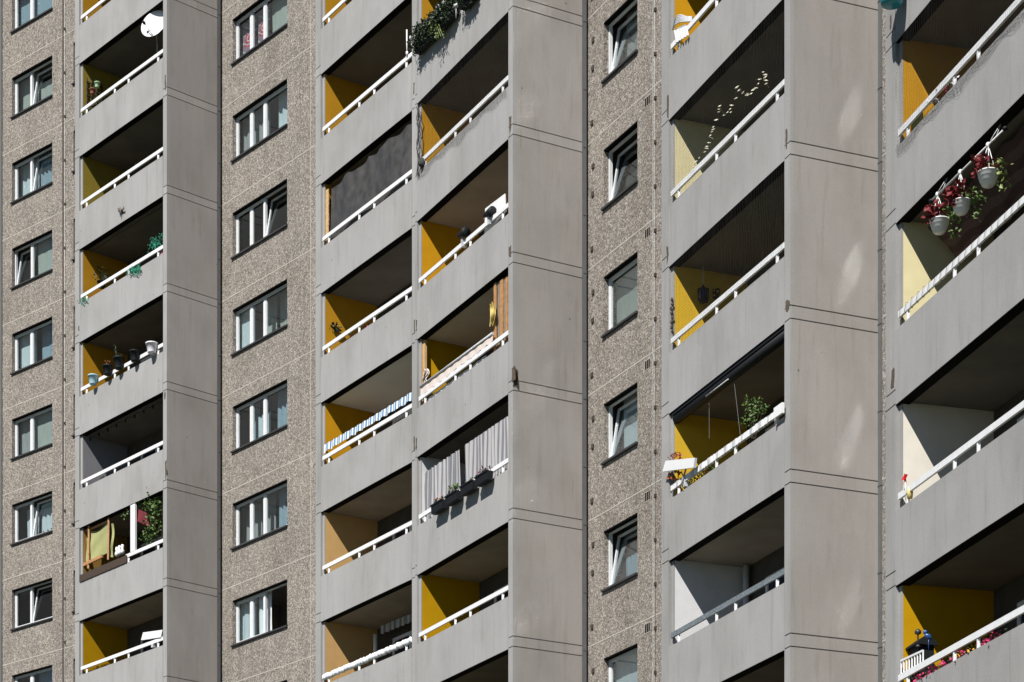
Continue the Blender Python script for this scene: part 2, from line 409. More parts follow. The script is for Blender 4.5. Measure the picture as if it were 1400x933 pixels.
# ---- windows ---------------------------------------------------------------------
def rect_frame(mb, fr, a0, a1, z0, z1, w, d0, d1, tilt=0.0, mi=0):
    """rectangular frame; tilt = angle the top leans into the room about the bottom edge"""
    T = lambda a, d, z: fr.W(a, d0 + (d - d0) * math.cos(tilt) + (z - z0) * math.sin(tilt), z0 + (z - z0) * math.cos(tilt) - (d - d0) * math.sin(tilt))
    for p, q, r_, s_ in ((a0, a0 + w, z0, z1), (a1 - w, a1, z0, z1), (a0 + w, a1 - w, z0, z0 + w), (a0 + w, a1 - w, z1 - w, z1)):
        mb.hexa([T(p, d0, r_), T(q, d0, r_), T(q, d1, r_), T(p, d1, r_), T(p, d0, s_), T(q, d0, s_), T(q, d1, s_), T(p, d1, s_)], mi)
    return T
def window(fr, a0, a1, j, bars, modes, dark=False, gmat='glass'):
    """bars: centres of mullions; modes per light: 'c' closed, 't' tilted, 'o' swung into the room"""
    z0, z1 = lvl(j + WH[0]), lvl(j + WH[1]); D0, D1 = .125, .20
    mb = MB(); e = .003
    rect_frame(mb, fr, a0 + e, a1 - e, z0 + .02, z1 - e, .045, D0, D1)
    for b in bars: mb.box(fr, b - .035, b + .035, D0 + .002, D1 - .002, z0 + .065, z1 - .048)
    w = mb.build('window', M['frame'], ROOT)
    edges = [a0 + .048] + [x for b in bars for x in (b - .035, b + .035)] + [a1 - .048]
    for i, md in enumerate(modes):
        p, q = edges[2 * i] + .004, edges[2 * i + 1] - .004; y0, y1 = z0 + .069, z1 - .052
        sm, gm = MB(), MB()
        if md == 'o':
            ang = R(38); hx = q; ux, uy = -math.cos(ang), math.sin(ang); L = q - p
            f2 = Frame(Vector(fr.W(hx, D0 + .03, 0).xy), Vector(fr.W(hx + ux, D0 + .03 + uy, 0).xy))
            f2.i = -f2.i
            rect_frame(sm, f2, 0, L, y0, y1, .06, -.02, .04); gm.face([f2.W(.05, .01, y0 + .05), f2.W(L - .05, .01, y0 + .05), f2.W(L - .05, .01, y1 - .05), f2.W(.05, .01, y1 - .05)])
        else:
            tl = R(9.5) if md == 't' else 0.0
            T = rect_frame(sm, fr, p, q, y0, y1, .042, D0 + .012, D1 - .012, tl)
            dd = (D0 + D1) / 2; gm.face([T(p + .045, dd, y0 + .045), T(q - .045, dd, y0 + .045), T(q - .045, dd, y1 - .045), T(p + .045, dd, y1 - .045)])
        sm.build('sash', M['frame'], w); gm.build('pane', M['glass_dark'] if dark else M[gmat], w)
    lt = MB(); lt.box(fr, a0 + .002, a1 - .002, .006, D0 - .002, z1 - .03, z1 - .001); lt.build('lintel_shade_strip', M['black'], w)  # added black strip standing for the shade under the lintel
    sl = MB(); sl.prism_a(fr, [(-.06, z0 - .045), (-.06, z0 + .0), (.1, z0 + .018), (.1, z0 - .045)], a0 - .03, a1 + .03)
    sl.build('sill', M['sill'], w)
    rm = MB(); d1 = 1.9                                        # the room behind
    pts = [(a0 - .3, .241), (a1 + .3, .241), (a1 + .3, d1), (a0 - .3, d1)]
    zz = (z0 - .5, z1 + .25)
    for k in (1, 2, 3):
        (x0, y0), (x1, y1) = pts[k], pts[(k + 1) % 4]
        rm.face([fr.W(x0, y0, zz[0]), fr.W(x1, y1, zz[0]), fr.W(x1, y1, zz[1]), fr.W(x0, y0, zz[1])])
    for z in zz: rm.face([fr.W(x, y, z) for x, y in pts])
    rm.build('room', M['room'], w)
    return z0, z1

def curtain(fr, a0, a1, z0, z1, d, folds, mat, label, amp=.03, name='curtain', cat='curtain', swag=0.0, group='curtains behind the windows', hem=0.0):
    mb = MB(); nu = max(12, int(folds * 8)); ph = rng.uniform(0, 6)
    def fn(u, v):
        a = a0 + (a1 - a0) * u; k = math.sin(ph + u * folds * 2 * math.pi) + .4 * math.sin(ph * 2 + u * folds * 3.3 * 2 * math.pi)
        zb = z0 + swag * (math.sin(u * math.pi) ** 2 if swag > 0 else 0) + hem * abs(math.sin(u * folds * 3.1))
        return fr.W(a + .01 * math.sin(v * 5 + u * 40), d + amp * k * (.6 + .4 * (1 - v)), zb + (z1 - zb) * v)
    mb.grid(fn, nu, 6)
    return tag(mb.build(name, mat), label, cat, group)

cA, cB, cC = M['curt_white'], M['curt_grey'], M['curt_blue']
GA = [('c', 'c'), ('c', 't'), ('c', 't'), ('t', 'c'), ('c', 'c'), ('c', 'c'), ('c', 't'), ('c', 't'), ('c', 'c'), ('c', 'c')]   # storey 14 downwards
fr = FR['A']; a0, a1, _ = WIN['A']
mA = fr.P(38.2, 400)[0] + .02
for i, md in enumerate(GA):
    j = 14 - i; z0, z1 = window(fr, a0, a1, j, [mA], md, dark=(j in (7,)))
m2 = mA + .07
def wz(j): return lvl(j + WH[0]) - .1, lvl(j + WH[1]) + .1
curtain(fr, a0 - .1, a1 + .1, *wz(14), .33, 5, M['curt_blue'], 'blue grey blind in the topmost window at far left, cut by the photo top', .006)
curtain(fr, a0 - .1, mA, *wz(13), .42, 2, M['curt_beige'], 'greenish blind in the narrow light, second window from top at far left', .006)
curtain(fr, m2, a1 + .1, wz(13)[0], lvl(13.36), .46, 4, M['curt_beige'], 'greenish blind behind the tilted sash, second window from top at far left', .008)
curtain(fr, a0 - .1, mA, *wz(12), .42, 4, M['curt_white'], 'white gathered curtain in the narrow light, third window from top at far left', .03)
curtain(fr, m2, a1 + .1, *wz(12), .46, 7, M['curt_blue'], 'white blue pleated curtain behind tilted sash, third window from top at far left', .035)
curtain(fr, m2, a1 + .1, *wz(11), .34, 3, M['curt_beige'], 'pale mesh blind in the wide light, fourth window from top at far left', .006)
curtain(fr, a0 - .1, mA, *wz(10), .34, 2, M['curt_white'], 'pale roller blind in narrow light, fifth window from top at far left', .005)
curtain(fr, m2, a1 + .1, *wz(10), .5, 3, M['curt_blue'], 'dim blue blind in wide light, fifth window from top at far left', .01)
curtain(fr, a0 - .1, mA, *wz(9), .36, 3, M['curt_grey'], 'grey net curtain in narrow light, directly above the lace curtain window at far left', .01)
curtain(fr, m2, a1 + .1, *wz(9), .32, 3, M['curt_beige'], 'pale meshed blind in wide light, directly above the lace curtain window at far left', .005)
curtain(fr, a0 + .25, mA, wz(8)[0], lvl(8.44), .42, 3, M['curt_white'], 'white lace curtain in the narrow light left of the scalloped one at far left', .02)
curtain(fr, m2, a1 + .1, lvl(8.12), lvl(8.45), .46, 6, M['curt_white'], 'white lace curtain with scalloped hem behind tilted sash at far left', .03, hem=.06)
curtain(fr, m2, a1 + .1, *wz(6), .36, 3, M['curt_blue'], 'blue grey curtain in the lowest window at far left, cut by the photo bottom', .02)

fr = FR['B']; a0, a1, _ = WIN['B']; b1, b2 = 1.40, 2.09
GB = {13: 'ccc', 12: 'ccc', 11: 'ccc', 10: 'cct', 9: 'ccc', 8: 'ccc', 7: 'ccc', 6: 'cco', 5: 'ccc', 4: 'ccc'}
for j, md in GB.items(): window(fr, a0, a1, j, [b1, b2], md, dark=(j == 10))
def flower_cloth(fr, p, q, j, label):                     # curtain printed with one big red flower
    mb = MB(); nu, nv = 30, 34; z0, z1 = lvl(j + .10), lvl(j + .47); cx, cz = .5, .45
    def fn(u, v): return fr.W(p + (q - p) * u, .33 + .008 * math.sin(u * 18), z0 + (z1 - z0) * v)
    def mi(i, k):
        u, v = (i + .5) / nu - cx, ((k + .5) / nv - cz) * 1.9; r = math.hypot(u, v); t = math.atan2(v, u)
        rr = .40 + .07 * math.sin(5 * t + 6 * r)
        if r > rr: return 0 if math.sin(9 * u + 14 * v) < .8 else 2
        return 2 if (math.sin(30 * r + 3 * t) > .62) else 1
    mb.grid(fn, nu, nv, mi)
    tag(mb.build('curtain', [M['rose_bg'], M['red'], M['curt_white']]), label, 'curtain', 'curtains behind the windows')
flower_cloth(fr, a0 + .05, b1 - .03, 12, 'mauve curtain with large red bloom, left of the pair in the topmost window')
flower_cloth(fr, b1 + .06, b2 - .03, 12, 'mauve curtain with large red bloom, right of the pair in the topmost window')
curtain(fr, a0, b2, lvl(12.0), lvl(12.10), .36, 2, M['curt_white'], 'white windowsill cloth under the two red bloom curtains', .005)
curtain(fr, b2 + .07, a1 + .1, *wz(12), .34, 4, M['curt_beige'], 'pale green vertical blind beside the two red bloom curtains', .008)
curtain(fr, a0 - .1, b1, *wz(11), .40, 4, M['curt_grey'], 'grey curtain in the left light directly below the red bloom curtains', .03)
curtain(fr, b1 + .05, b2 - .1, *wz(11), .40, 4, M['curt_grey'], 'grey gathered curtain in the middle light directly below the red bloom curtains', .035)
curtain(fr, b2 + .35, a1 + .1, *wz(11), .40, 4, M['curt_white'], 'white curtain in the wide light directly below the red bloom window', .04)
curtain(fr, a0 - .05, b1 - .04, *wz(9), .30, 1, M['curt_white'], 'pale blind in the left light of the window below the dark tilted one', .005)
curtain(fr, b1 + .1, b2, *wz(9), .55, 2, M['curt_beige'], 'dim greenish blind in the middle light below the dark tilted window', .01)
curtain(fr, b2 + .1, a1 - .35, *wz(9), .6, 2, M['curt_beige'], 'dim greenish blind in the wide light below the dark tilted window', .01)
curtain(fr, a0 + .3, b1, *wz(8), .42, 3, M['curt_blue'], 'thin blue grey curtain left of the swagged white curtain', .03)
curtain(fr, b1 + .05, b2 - .03, wz(8)[0], lvl(8.34), .38, 3, M['curt_white'], 'white curtain swagged to one side in the middle light of a three light window', .04, swag=.25)
curtain(fr, b2 + .25, a1 + .1, *wz(8), .40, 6, M['curt_blue'], 'long blue grey pleated curtain right of the swagged white curtain', .04)
curtain(fr, a0 - .1, b1, *wz(7), .5, 4, M['curt_grey'], 'grey curtain in the left light of the window above the open sash', .03)
curtain(fr, b1 + .05, b2, *wz(7), .5, 4, M['curt_grey'], 'grey curtain in the middle light of the window above the open sash', .03)
curtain(fr, b2 + .3, a1 + .1, *wz(7), .42, 6, M['curt_blue'], 'bluish pleated curtain in the wide light of the window above the open sash', .04)
curtain(fr, a0 - .05, b1, *wz(6), .32, 3, M['curt_white'], 'white net curtain in the left light beside the wide open sash', .02)
curtain(fr, b1 + .05, b2, *wz(6), .34, 3, M['pvc'], 'bright white folded curtain just left of the wide open dark sash', .035)

fr = FR['C']; a0, a1, _ = WIN['C']
GC = {10: 'c', 9: 't', 8: 't', 7: 'c', 6: 't', 5: 't', 4: 'c', 3: 'c'}
for j, md in GC.items(): window(fr, a0, a1, j, [], md, dark=(j == 8), gmat='glass_clear')
curtain(fr, a0 + .3, a1 + .1, *wz(9), .42, 3, M['curt_grey'], 'grey mauve curtain behind the topmost single light window of the narrow wall', .02)
curtain(fr, a0 + .3, a1 + .1, wz(8)[0], lvl(8.25), .40, 3, M['curt_grey'], 'low grey curtain behind the dark tilted sash of the narrow wall', .02)
curtain(fr, a0 - .1, a1 - .2, *wz(7), .34, 2, M['curt_beige'], 'pale greenish blind behind the closed single window of the narrow wall between tilted ones', .006)
curtain(fr, a0 + .2, a1 + .1, *wz(6), .40, 2, M['curt_white'], 'pale blue roller blind behind a tilted sash of the narrow wall', .005)
curtain(fr, a0 + .25, a1 + .1, lvl(5.0), lvl(5.27), .42, 8, M['curt_blue'], 'pleated half height cafe curtain behind a tilted sash of the narrow wall', .03)
curtain(fr, a0 - .1, a1 + .1, *wz(4), .32, 2, M['curt_white'], 'white blue slatted blind in the lowest single window, cut by the photo bottom', .006)

fr = FR['D']; a0, a1, js = WIN['D']
for j in js: window(fr, a0, a1, j, [], 'c', gmat='glass_sun')
for j in range(5, 15):                                     # the half hidden windows beside the first balcony bay
    fr = FR['A']; window(fr, 3.78, 5.2, j, [4.5], 'cc', dark=True)

# ---- side walls with double joint grooves ---------------------------------------------
def groove_wall(fr, a0, a1, d0, d1, name, mat, inset=.02):
    mb = MB(); g = .011
    cuts = [0.0]
    for k in STO:
        for q in (.555, .635):
            z = lvl(k + q)
            if z > .3: cuts.append(z)
    cuts.append(ZTOP + .3)
    for i in range(len(cuts) - 1):
        mb.box(fr, a0, a1, d0, d1, cuts[i] + (g if i else 0), cuts[i + 1] - (g if i < len(cuts) - 2 else 0))
    mb.box(fr, a0 + inset, a1 - inset, d0 + inset, d1 - inset, .01, ZTOP + .2)
    return mb.build(name, mat, ROOT)
PILL = {'T1': (.34, .20), 'T2a': (.37, .165), 'T2b': (.21, .21), 'T3': (.41, .21), 'T4': (.46, .21)}
SW = {}
for t, (pl, pr) in PILL.items():
    fr = FR[t]; w = fr.w_
    groove_wall(fr, -pl, -.1, 0, 1.98, 'front_pillar', M['pillar'])
    mb = MB(); mb.box(fr, -.1, -.002, .062, .085, .1, ZTOP); mb.build('pillar_return', M['pillar'], ROOT)
    big = t in ('T1', 'T2b', 'T3', 'T4')
    if big:
        SW[t] = groove_wall(fr, w + pr - .10, w + pr, .06, FIN[t], 'side_wall', M['conc_side'])
        groove_wall(fr, w, w + pr - .004, 0, .058, 'front_pillar', M['pillar'], .012)
        mb = MB(); mb.box(fr, w, w + pr - .102, .06, 2.3, .1, ZTOP); mb.build('inner_side_wall', M['pillar'], ROOT)
    else: groove_wall(fr, w, w + pr, 0, 1.98, 'front_pillar', M['pillar'])
# end wall of the bay beyond the left edge
frA = FR['A']
mb = MB(); p = frA.W(-.14, 0, 0); fS = Frame(Vector(p.xy) - frA.i * 1.7, Vector(p.xy))
mb.box(fS, 0, 1.7, 0, .25, 0, ZTOP); mb.build('side_wall', M['conc_side'], ROOT)
mb = MB(); mb.box(frA, -.16, .005, -.04, .05, 0, ZTOP); mb.build('corner_sealant', M['corner'], ROOT)
# corner sealant where a side wall meets the next window wall
for t in ('T1', 'T2b'):
    fr = FR[t]; a = fr.w_ + PILL[t][1]; mb = MB(); mb.box(fr, a - .10, a - .004, FIN[t] + .001, FIN[t] + .115, 0, ZTOP)
    for k in STO:
        for q in (.06, .6):
            if lvl(k + q) > 0: mb.box(fr, a - .09, a + .004, FIN[t] + .03, FIN[t] + .122, lvl(k + q), lvl(k + q) + .03)
    mb.build('corner_sealant', M['corner'], ROOT)
for t, wl, wd in (('T3', 'D', .10),):
    fr = FR[wl]; e = s3end; a = (Vector(e.xy) - fr.o).dot(fr.u)
    mb = MB(); mb.box(fr, a - .03, a + wd, -.035, .05, 0, ZTOP)
    for k in STO:
        for q in (.06, .6):
            if lvl(k + q) > 0: mb.box(fr, a - .02, a + wd + .008, -.043, .0, lvl(k + q), lvl(k + q) + .03)
    mb.build('corner_sealant', M['corner'], ROOT)
# rear of the block
mb = MB(); chain = []
for t in ('A', 'T1', 'B', 'T2a', 'T2b', 'C', 'T3', 'D', 'T4'):
    fr = FR[t]; off = 4.0 if t in 'ABCD' else 5.6
    chain += [fr.W(.2, off, 0)] + ([fr.W(fr.w_, off, 0)] if t not in 'ABCD' else [])
far = [p + Vector((5, 7, 0)) for p in chain]
poly = chain + far[::-1]; n = len(poly)
for k in range(n):
    p, q = poly[k], poly[(k + 1) % n]; mb.face([p, q, q + Vector((0, 0, ZTOP)), p + Vector((0, 0, ZTOP))])
for k in range(len(chain) - 1): mb.face([x + Vector((0, 0, ZTOP)) for x in (chain[k], chain[k + 1], far[k + 1], far[k])])
mb.build('rear_block', M['rough'], ROOT)

# ---- balconies -------------------------------------------------------------------------
BW = {'T1': {14: 'amber', 13: 'amber', 12: 'olive', 11: 'olive', 10: 'amber', 9: 'amber', 8: 'grey', 7: 'brown', 6: 'yellow', 5: 'yellow'},
      'T2a': {12: 'amber', 11: 'amber', 10: 'amber', 9: 'amber', 8: 'amber', 7: 'orange', 6: 'tan', 5: 'tan', 4: 'tan'},
      'T2b': {12: 'amber', 11: 'amber', 10: 'amber', 9: 'amber', 8: 'orange', 7: 'yellow', 6: 'white', 5: 'yellow', 4: 'yellow', 3: 'tan'},
      'T3': {9: 'amber', 8: 'orange', 7: 'cream', 6: 'canary', 5: 'canary', 4: 'white', 3: 'tan', 2: 'tan'},
      'T4': {8: 'amber', 7: 'amber', 6: 'amber', 5: 'cream', 4: 'offwhite', 3: 'yellow', 2: 'tan'}}
def rz(k): return lvl(k + .05)
BACKD = 1.62
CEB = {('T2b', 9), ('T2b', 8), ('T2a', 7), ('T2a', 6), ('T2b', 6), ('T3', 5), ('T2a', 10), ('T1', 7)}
M['ceil_bounce_lit'] = plain('bounce_lit_beige_ceiling', (.62, .55, .47), .9, .15, 1.2, spec=.1)  # bounce light off the sunlit awning painted into the ceiling colour
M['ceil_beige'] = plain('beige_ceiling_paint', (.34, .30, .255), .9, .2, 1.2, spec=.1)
def balcony(t, k):
    fr = FR[t]; w = fr.w_; zr = rz(k); zb = zr - 1.4; wm = M['w_' + BW[t][k]]
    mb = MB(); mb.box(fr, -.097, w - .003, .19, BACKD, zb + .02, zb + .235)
    b = mb.build('balcony', [M['ceil_white'] if (t, k) == ('T2a', 8) else M['ceil_bounce_lit'] if (t, k) == ('T2b', 8) else M['ceil_beige'] if (t, k) in CEB else M['ceil']], ROOT)
    pm = MB(); pm.box(fr, -.095, w - .014, 0, .058, zb, zr - .245); pm.build('parapet', M['conc'], b)
    pm = MB(); pm.box(fr, -.094, w - .016, .0585, .189, zb - .010, zb + .1); pm.box(fr, -.094, w - .016, .004, .0584, zb - .010, zb - .0005); pm.build('slot_shade_strip', M['black'], b)  # added black strip for the shade under the parapet and in its slot
    # rail and its brackets
    a0, a1 = .0, w - .004
    if (t, k) == ('T1', 7): a0 = fr.P(172, 757)[0]
    rm = MB(); rm.box(fr, a0, a1, -.004, .036, zr - .098, zr)
    rl = rm.build('rail', M['rail_grey'] if (t, k) == ('T3', 4) else M['rail'], b)
    if (t, k) == ('T3', 4): rl['label'] = 'weathered grey rail'
    for x in (.3, 1.87, 2.62, w - .3):
        x = x * w / 4.48 if x < 3 else x
        if x < a0: continue
        km = MB()
        km.prism_a(fr, [(.006, zr - .246), (.034, zr - .246), (.034, zr - .099), (.006, zr - .099)], x - .02, x + .014)
        km.prism_a(fr, [(.0, zr - .246), (.03, zr - .246), (.03, zr - .11), (.024, zr - .16), (.012, zr - .21)], x + .015, x + .05)
        km.build('bracket', M['rail'], b)
    zc = zb + H + .02                                            # underside of the slab above
    lm = MB(); lm.box(fr, -.096, 0, .0855, BACKD, zb + .236, zc - .002); lm.build('left_wall', wm, b)
    lm = MB(); lm.box(fr, w - .02, w - .004, .065, BACKD, zb + .236, zc - .002); lm.build('right_wall', wm, b)
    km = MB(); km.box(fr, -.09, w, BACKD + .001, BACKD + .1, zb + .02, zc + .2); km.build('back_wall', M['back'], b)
    zf = zb + .24                                                # balcony door and window
    dm = MB(); rect_frame(dm, fr, .85, 1.75, zf, zf + 2.15, .08, BACKD - .05, BACKD - .002); rect_frame(dm, fr, 1.753, 3.2, zf + .85, zf + 2.15, .08, BACKD - .05, BACKD - .002)
    dm.build('balcony_door', M['frame'], b)
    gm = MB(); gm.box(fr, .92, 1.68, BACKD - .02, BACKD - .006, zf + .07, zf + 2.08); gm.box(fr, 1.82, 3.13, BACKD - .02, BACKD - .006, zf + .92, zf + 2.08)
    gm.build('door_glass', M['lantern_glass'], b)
    return b
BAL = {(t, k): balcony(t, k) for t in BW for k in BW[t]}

# worn and broken concrete
def spall(fr, pts, d=-.004, parent=None):
    r2 = random.Random(int(pts[0][0] * 7))
    mb = MB(); pl = []
    for x, y in pts: pl.append(fr.P(x, y, d))
    fine = []
    for i in range(len(pl)):
        p, q = pl[i], pl[(i + 1) % len(pl)]
        for s in range(4):
            tt = s / 4; fine.append((p[0] + (q[0] - p[0]) * tt + r2.uniform(-.012, .012), p[1] + (q[1] - p[1]) * tt + r2.uniform(-.02, .02)))
    mb.prism_d(fr, fine, d, .02); mb.build('spalled_concrete', M['rust'], ROOT)
for fr, pts in ((FR['T2b'], [(699.5, 503), (703, 501), (704, 520), (700, 523)]), (FR['T2a'], [(565.6, 438), (567, 437), (567, 455), (565.8, 456)]),
                (FR['T2a'], [(565.3, 598), (567, 597), (567.2, 616), (565.6, 617)]), (FR['T2a'], [(565, 114), (566.8, 113), (566.6, 128), (565, 129)]),
                (FR['T2b'], [(568.6, 438), (570, 437), (569.5, 452), (568.5, 453)]), (FR['T2b'], [(568.4, 600), (570, 599), (569.4, 615), (568.4, 615)]),
                (FR['T2b'], [(695.8, 160), (699.2, 158), (698.4, 176), (696.4, 188)]), (FR['T2b'], [(695.6, 338), (699, 336), (698.5, 351), (696, 352)]),
                (FR['T3'], [(911.5, 131), (914, 130), (914, 160), (912, 161)]), (FR['T3'], [(911, 338), (913.6, 337), (913.5, 354), (911.4, 361)]),
                (FR['T3'], [(1074, 412), (1080, 410), (1079, 424), (1074, 428)]), (FR['T3'], [(1074, 178), (1076.5, 176), (1076, 203), (1074, 205)]),
                (FR['T1'], [(106.6, 447), (108.4, 446), (108.3, 452), (106.8, 453)]), (FR['T1'], [(224.2, 537), (226, 536), (226.2, 545), (224.4, 546)]),
                (FR['T1'], [(225.2, 103), (226.6, 102), (227, 122), (225.4, 124)]), (FR['T4'], [(1219, 505), (1223, 503), (1222, 530), (1217.5, 532)]),
                (FR['T1'], [(225.5, 632), (227.6, 630), (228, 650), (226, 656)]), (FR['T4'], [(1216.5, 22), (1219, 20), (1218.4, 38), (1216.8, 40)])):
    spall(fr, pts)
fr2 = FR['T2b']; w2 = fr2.w_ + .21                                  # broken corner with bare reinforcement
mb = MB(); z0, z1 = fr2.P(703, 527)[1], fr2.P(703, 500)[1]
mb.prism_a(fr2, [(.0, z0), (.1, z0 + .04), (.13, z0 + .2), (.09, z1 - .05), (.05, z1)], w2 - .005, w2 + .005); mb.build('spalled_concrete', M['rust'], ROOT)
mb = MB()
for i in range(3): mb.tube([fr2.W(w2 + .012, .03 + .035 * i, z0 + .02 * i), fr2.W(w2 + .015, .035 + .035 * i, z1 - .04)], .005, 5)
mb.build('bare_rebar', M['twig'], ROOT)

# ================================================================== things on the balconies
def pot(c, r0, r1, h): return [(0.001, 0), (r0, 0), (r0 * 1.02, h * .1), (r1, h * .86), (r1 * 1.1, h * .87), (r1 * 1.1, h), (r1 * .98, h), (r1 * .95, h * .9), (.001, h * .9)]
def planter(fr, x, y, d, r, h, mat, label, leafm=None, nleaf=0, lsize=.06, lrad=.15, name='plant_pot', cat='plant pot', group=None, flower=None):
    a, z = fr.P(x, y, d); c = fr.W(a, d, z)                    # (x, y): foot of the pot
    t = thing(name, label, cat, c, group)
    mb = MB(); mb.lathe(c, pot(c, r * .72, r, h), 16); mb.build('pot', mat, t)
    if leafm:
        mb = MB(); mb.leaves(c + Vector((0, 0, h + lrad * .7)), (lrad, lrad, lrad), nleaf, lsize)
        for _ in range(5):
            q = c + Vector((rng.uniform(-lrad, lrad) * .6, rng.uniform(-lrad, lrad) * .6, h + lrad)); mb.tube([c + Vector((0, 0, h * .8)), q], .005, 4)
        mb.build('foliage', leafm, t)
    if flower:
        mb = MB(); mb.leaves(c + Vector((0, 0, h + lrad * .8)), (lrad, lrad, lrad), 30, .05); mb.build('flowers', flower, t)
    return t
def bird_net(fr, a0, a1, z0, z1, d, step, label, r=.0009, group='bird nets over the balconies', sag=None):
    mb = MB(); na, nz = int((a1 - a0) / step), max(1, int((z1 - z0) / step)); r3 = random.Random(int(a0 * 10 + z0 * 10))
    pt = lambda i, j: fr.W(a0 + (a1 - a0) * i / na, d + .012 * math.sin(i * .5 + j * .23), z0 + (z1 - z0) * j / nz)
    for i in range(na + 1): mb.tube([pt(i, j) for j in range(0, nz + 1, 3)] + [pt(i, nz)], r, 3, cap=False)
    for j in range(nz + 1): mb.tube([pt(i, j) for i in range(0, na + 1, 3)] + [pt(na, j)], r, 3, cap=False)
    if sag:                                              # surplus net hanging loose over the parapet
        for q in range(int((a1 - a0) / .03)):
            a = a0 + .03 * q; dz = sag * (.65 + .35 * math.sin(a * 2.3) * math.sin(a * 5.1))
            mb.tube([fr.W(a, -.02, z0), fr.W(a + r3.uniform(-.03, .03), -.035, z0 - dz * .5), fr.W(a + r3.uniform(-.05, .05), -.015, z0 - dz)], r * 1.3, 3, cap=False)
        for q in range(7):
            zz = sag * (q + .5) / 7; pts = []
            for s in range(60): a = a0 + (a1 - a0) * s / 59; pts.append(fr.W(a, -.03 + r3.uniform(-.008, .008), z0 - zz * (.65 + .35 * math.sin(a * 2.3) * math.sin(a * 5.1)) + r3.uniform(-.012, .012)))
            mb.tube(pts, r * 1.5, 3, cap=False)
    return tag(mb.build('bird_net', M['net']), label, 'net', group)
def gap_flowers(fr, k, x0, x1, label, mats, n=60, d=.16, y=None, leafm='leaf_dark', h=.12):
    a0, a1 = fr.P(x0, 500, d)[0], fr.P(x1, 500, d)[0]; z = rz(k) - .32
    t = thing('flower_box', label, 'flower box', fr.W((a0 + a1) / 2, d, z - .12), None)
    mb = MB(); mb.box(fr, a0, a1, d - .06, d + .08, z - .12, z + .02); mb.build('trough', M['charcoal'], t)
    mb = MB(); L = a1 - a0
    for i in range(max(2, int(L / .12))): mb.leaves(fr.W(a0 + L * (i + .5) / max(2, int(L / .12)), d, z + .09), (.1, .1, h), n // 2, .06)
    mb.build('foliage', M[leafm], t)
    for m in mats:
        mb = MB()
        for i in range(max(2, int(L / .14))): mb.leaves(fr.W(a0 + L * rng.random(), d - .03, z + .12), (.07, .05, h * .75), 16, .045)
        mb.build('blossom', M[m], t)
def flat_antenna(fr, quad, d, label, k):
    p = [fr.X(x, y, d) for x, y in quad]
    t = thing('flat_antenna', label, 'antenna', (sum(p, Vector()) / 4) - Vector((0, 0, .4)))
    n = (p[1] - p[0]).cross(p[3] - p[0]).normalized() * .05
    if n.y < 0: n = -n
    tl = Vector((0, .0, 0))
    mb = MB(); mb.hexa([p[3], p[2], p[2] + n, p[3] + n, p[0], p[1], p[1] + n, p[0] + n]); mb.build('panel', M['pvc'], t)
    c = (p[0] + p[1] + p[2] + p[3]) / 4 + n
    mb = MB(); mb.tube([c, c + fr.W(0, .1, 0) - fr.W(0, 0, 0) - Vector((0, 0, .06)), Vector((c.x, c.y, rz(k) - .16))], .018, 8)
    mb.box(fr, *(lambda a: (a - .05, a + .05))((Vector(c.xy) - fr.o).dot(fr.u)), -.02, .1, rz(k) - .2, rz(k) - .1); mb.build('clamp', M['silver'], t)

# ------------------------------------------------ first bay (T1)
fr = FR['T1']
c = fr.X(212.5, 35.5, .13); ax = Vector((-.40, -.91, .22)).normalized()
t = thing('satellite_dish', 'round white satellite dish on the balcony rail at top left', 'satellite dish', fr.X(210, 62, .1))
mb = MB(); rad = .42
mb.lathe(c + ax * .02, [(rad * q, .075 * q * q) for q in (0, .25, .5, .75, 1)] + [(rad * 1.02, .07), (rad * .98, .055)] + [(rad * q, .075 * q * q - .015) for q in (.75, .5, .25, 0)], 28, ax); mb.build('reflector', M['pvc'], t)
tip = fr.X(197, 31.5, -.2)
mb = MB(); mb.tube([fr.X(212, 53, -.02), fr.X(205, 43, -.12), tip], .012, 6); mb.tube([tip, fr.X(210, 44, -.1), fr.X(222, 42, .0)], .006, 5); mb.build('feed_arm', M['dark'], t)
mb = MB(); mb.lathe(tip, [(.001, -.06), (.035, -.06), (.045, .03), (.03, .05), (.001, .05)], 10, -ax); mb.build('receiver_head', M['charcoal'], t)
mb = MB(); bk = c - ax * .06; mb.tube([bk, bk + Vector((0, .05, 0)), Vector((bk.x + .02, bk.y + .1, rz(12) - .2))], .02, 8); mb.build('pole', M['silver'], t)
# trellis with climbing plant and pots
t = thing('trellis', 'dark lattice trellis on the brown balcony wall below the white dish', 'trellis', fr.W(.05, .3, rz(12) - 1.1))
mb = MB(); z0, z1 = rz(12) - .9, rz(12) + 1.0
for i in range(4): mb.box(fr, .02, .045, .18 + .17 * i, .205 + .17 * i, z0, z1)
for i in range(9): mb.box(fr, .046, .065, .16, .74, z0 + .15 + .2 * i, z0 + .175 + .2 * i)
mb.build('lattice', M['twig'], t)
mb = MB()
for i in range(7): mb.leaves(fr.W(.12, .2 + .09 * i, z0 + rng.uniform(.5, 1.6)), (.1, .1, .25), 26, .06)
mb.build('vine', M['leaf_dark'], t)
planter(fr, 133, 120, .15, .085, .15, M['leaf_lime'] if False else plain('pale_green_plastic', (.42, .62, .36), .4), 'small pale green pot on the dark trellis', M['leaf_dark'], 14, .05, .07)
planter(fr, 126.5, 129, .15, .09, .15, M['terra'], 'terracotta pot hanging under the pale green pot on the trellis', M['leaf_dark'], 20, .06, .09)
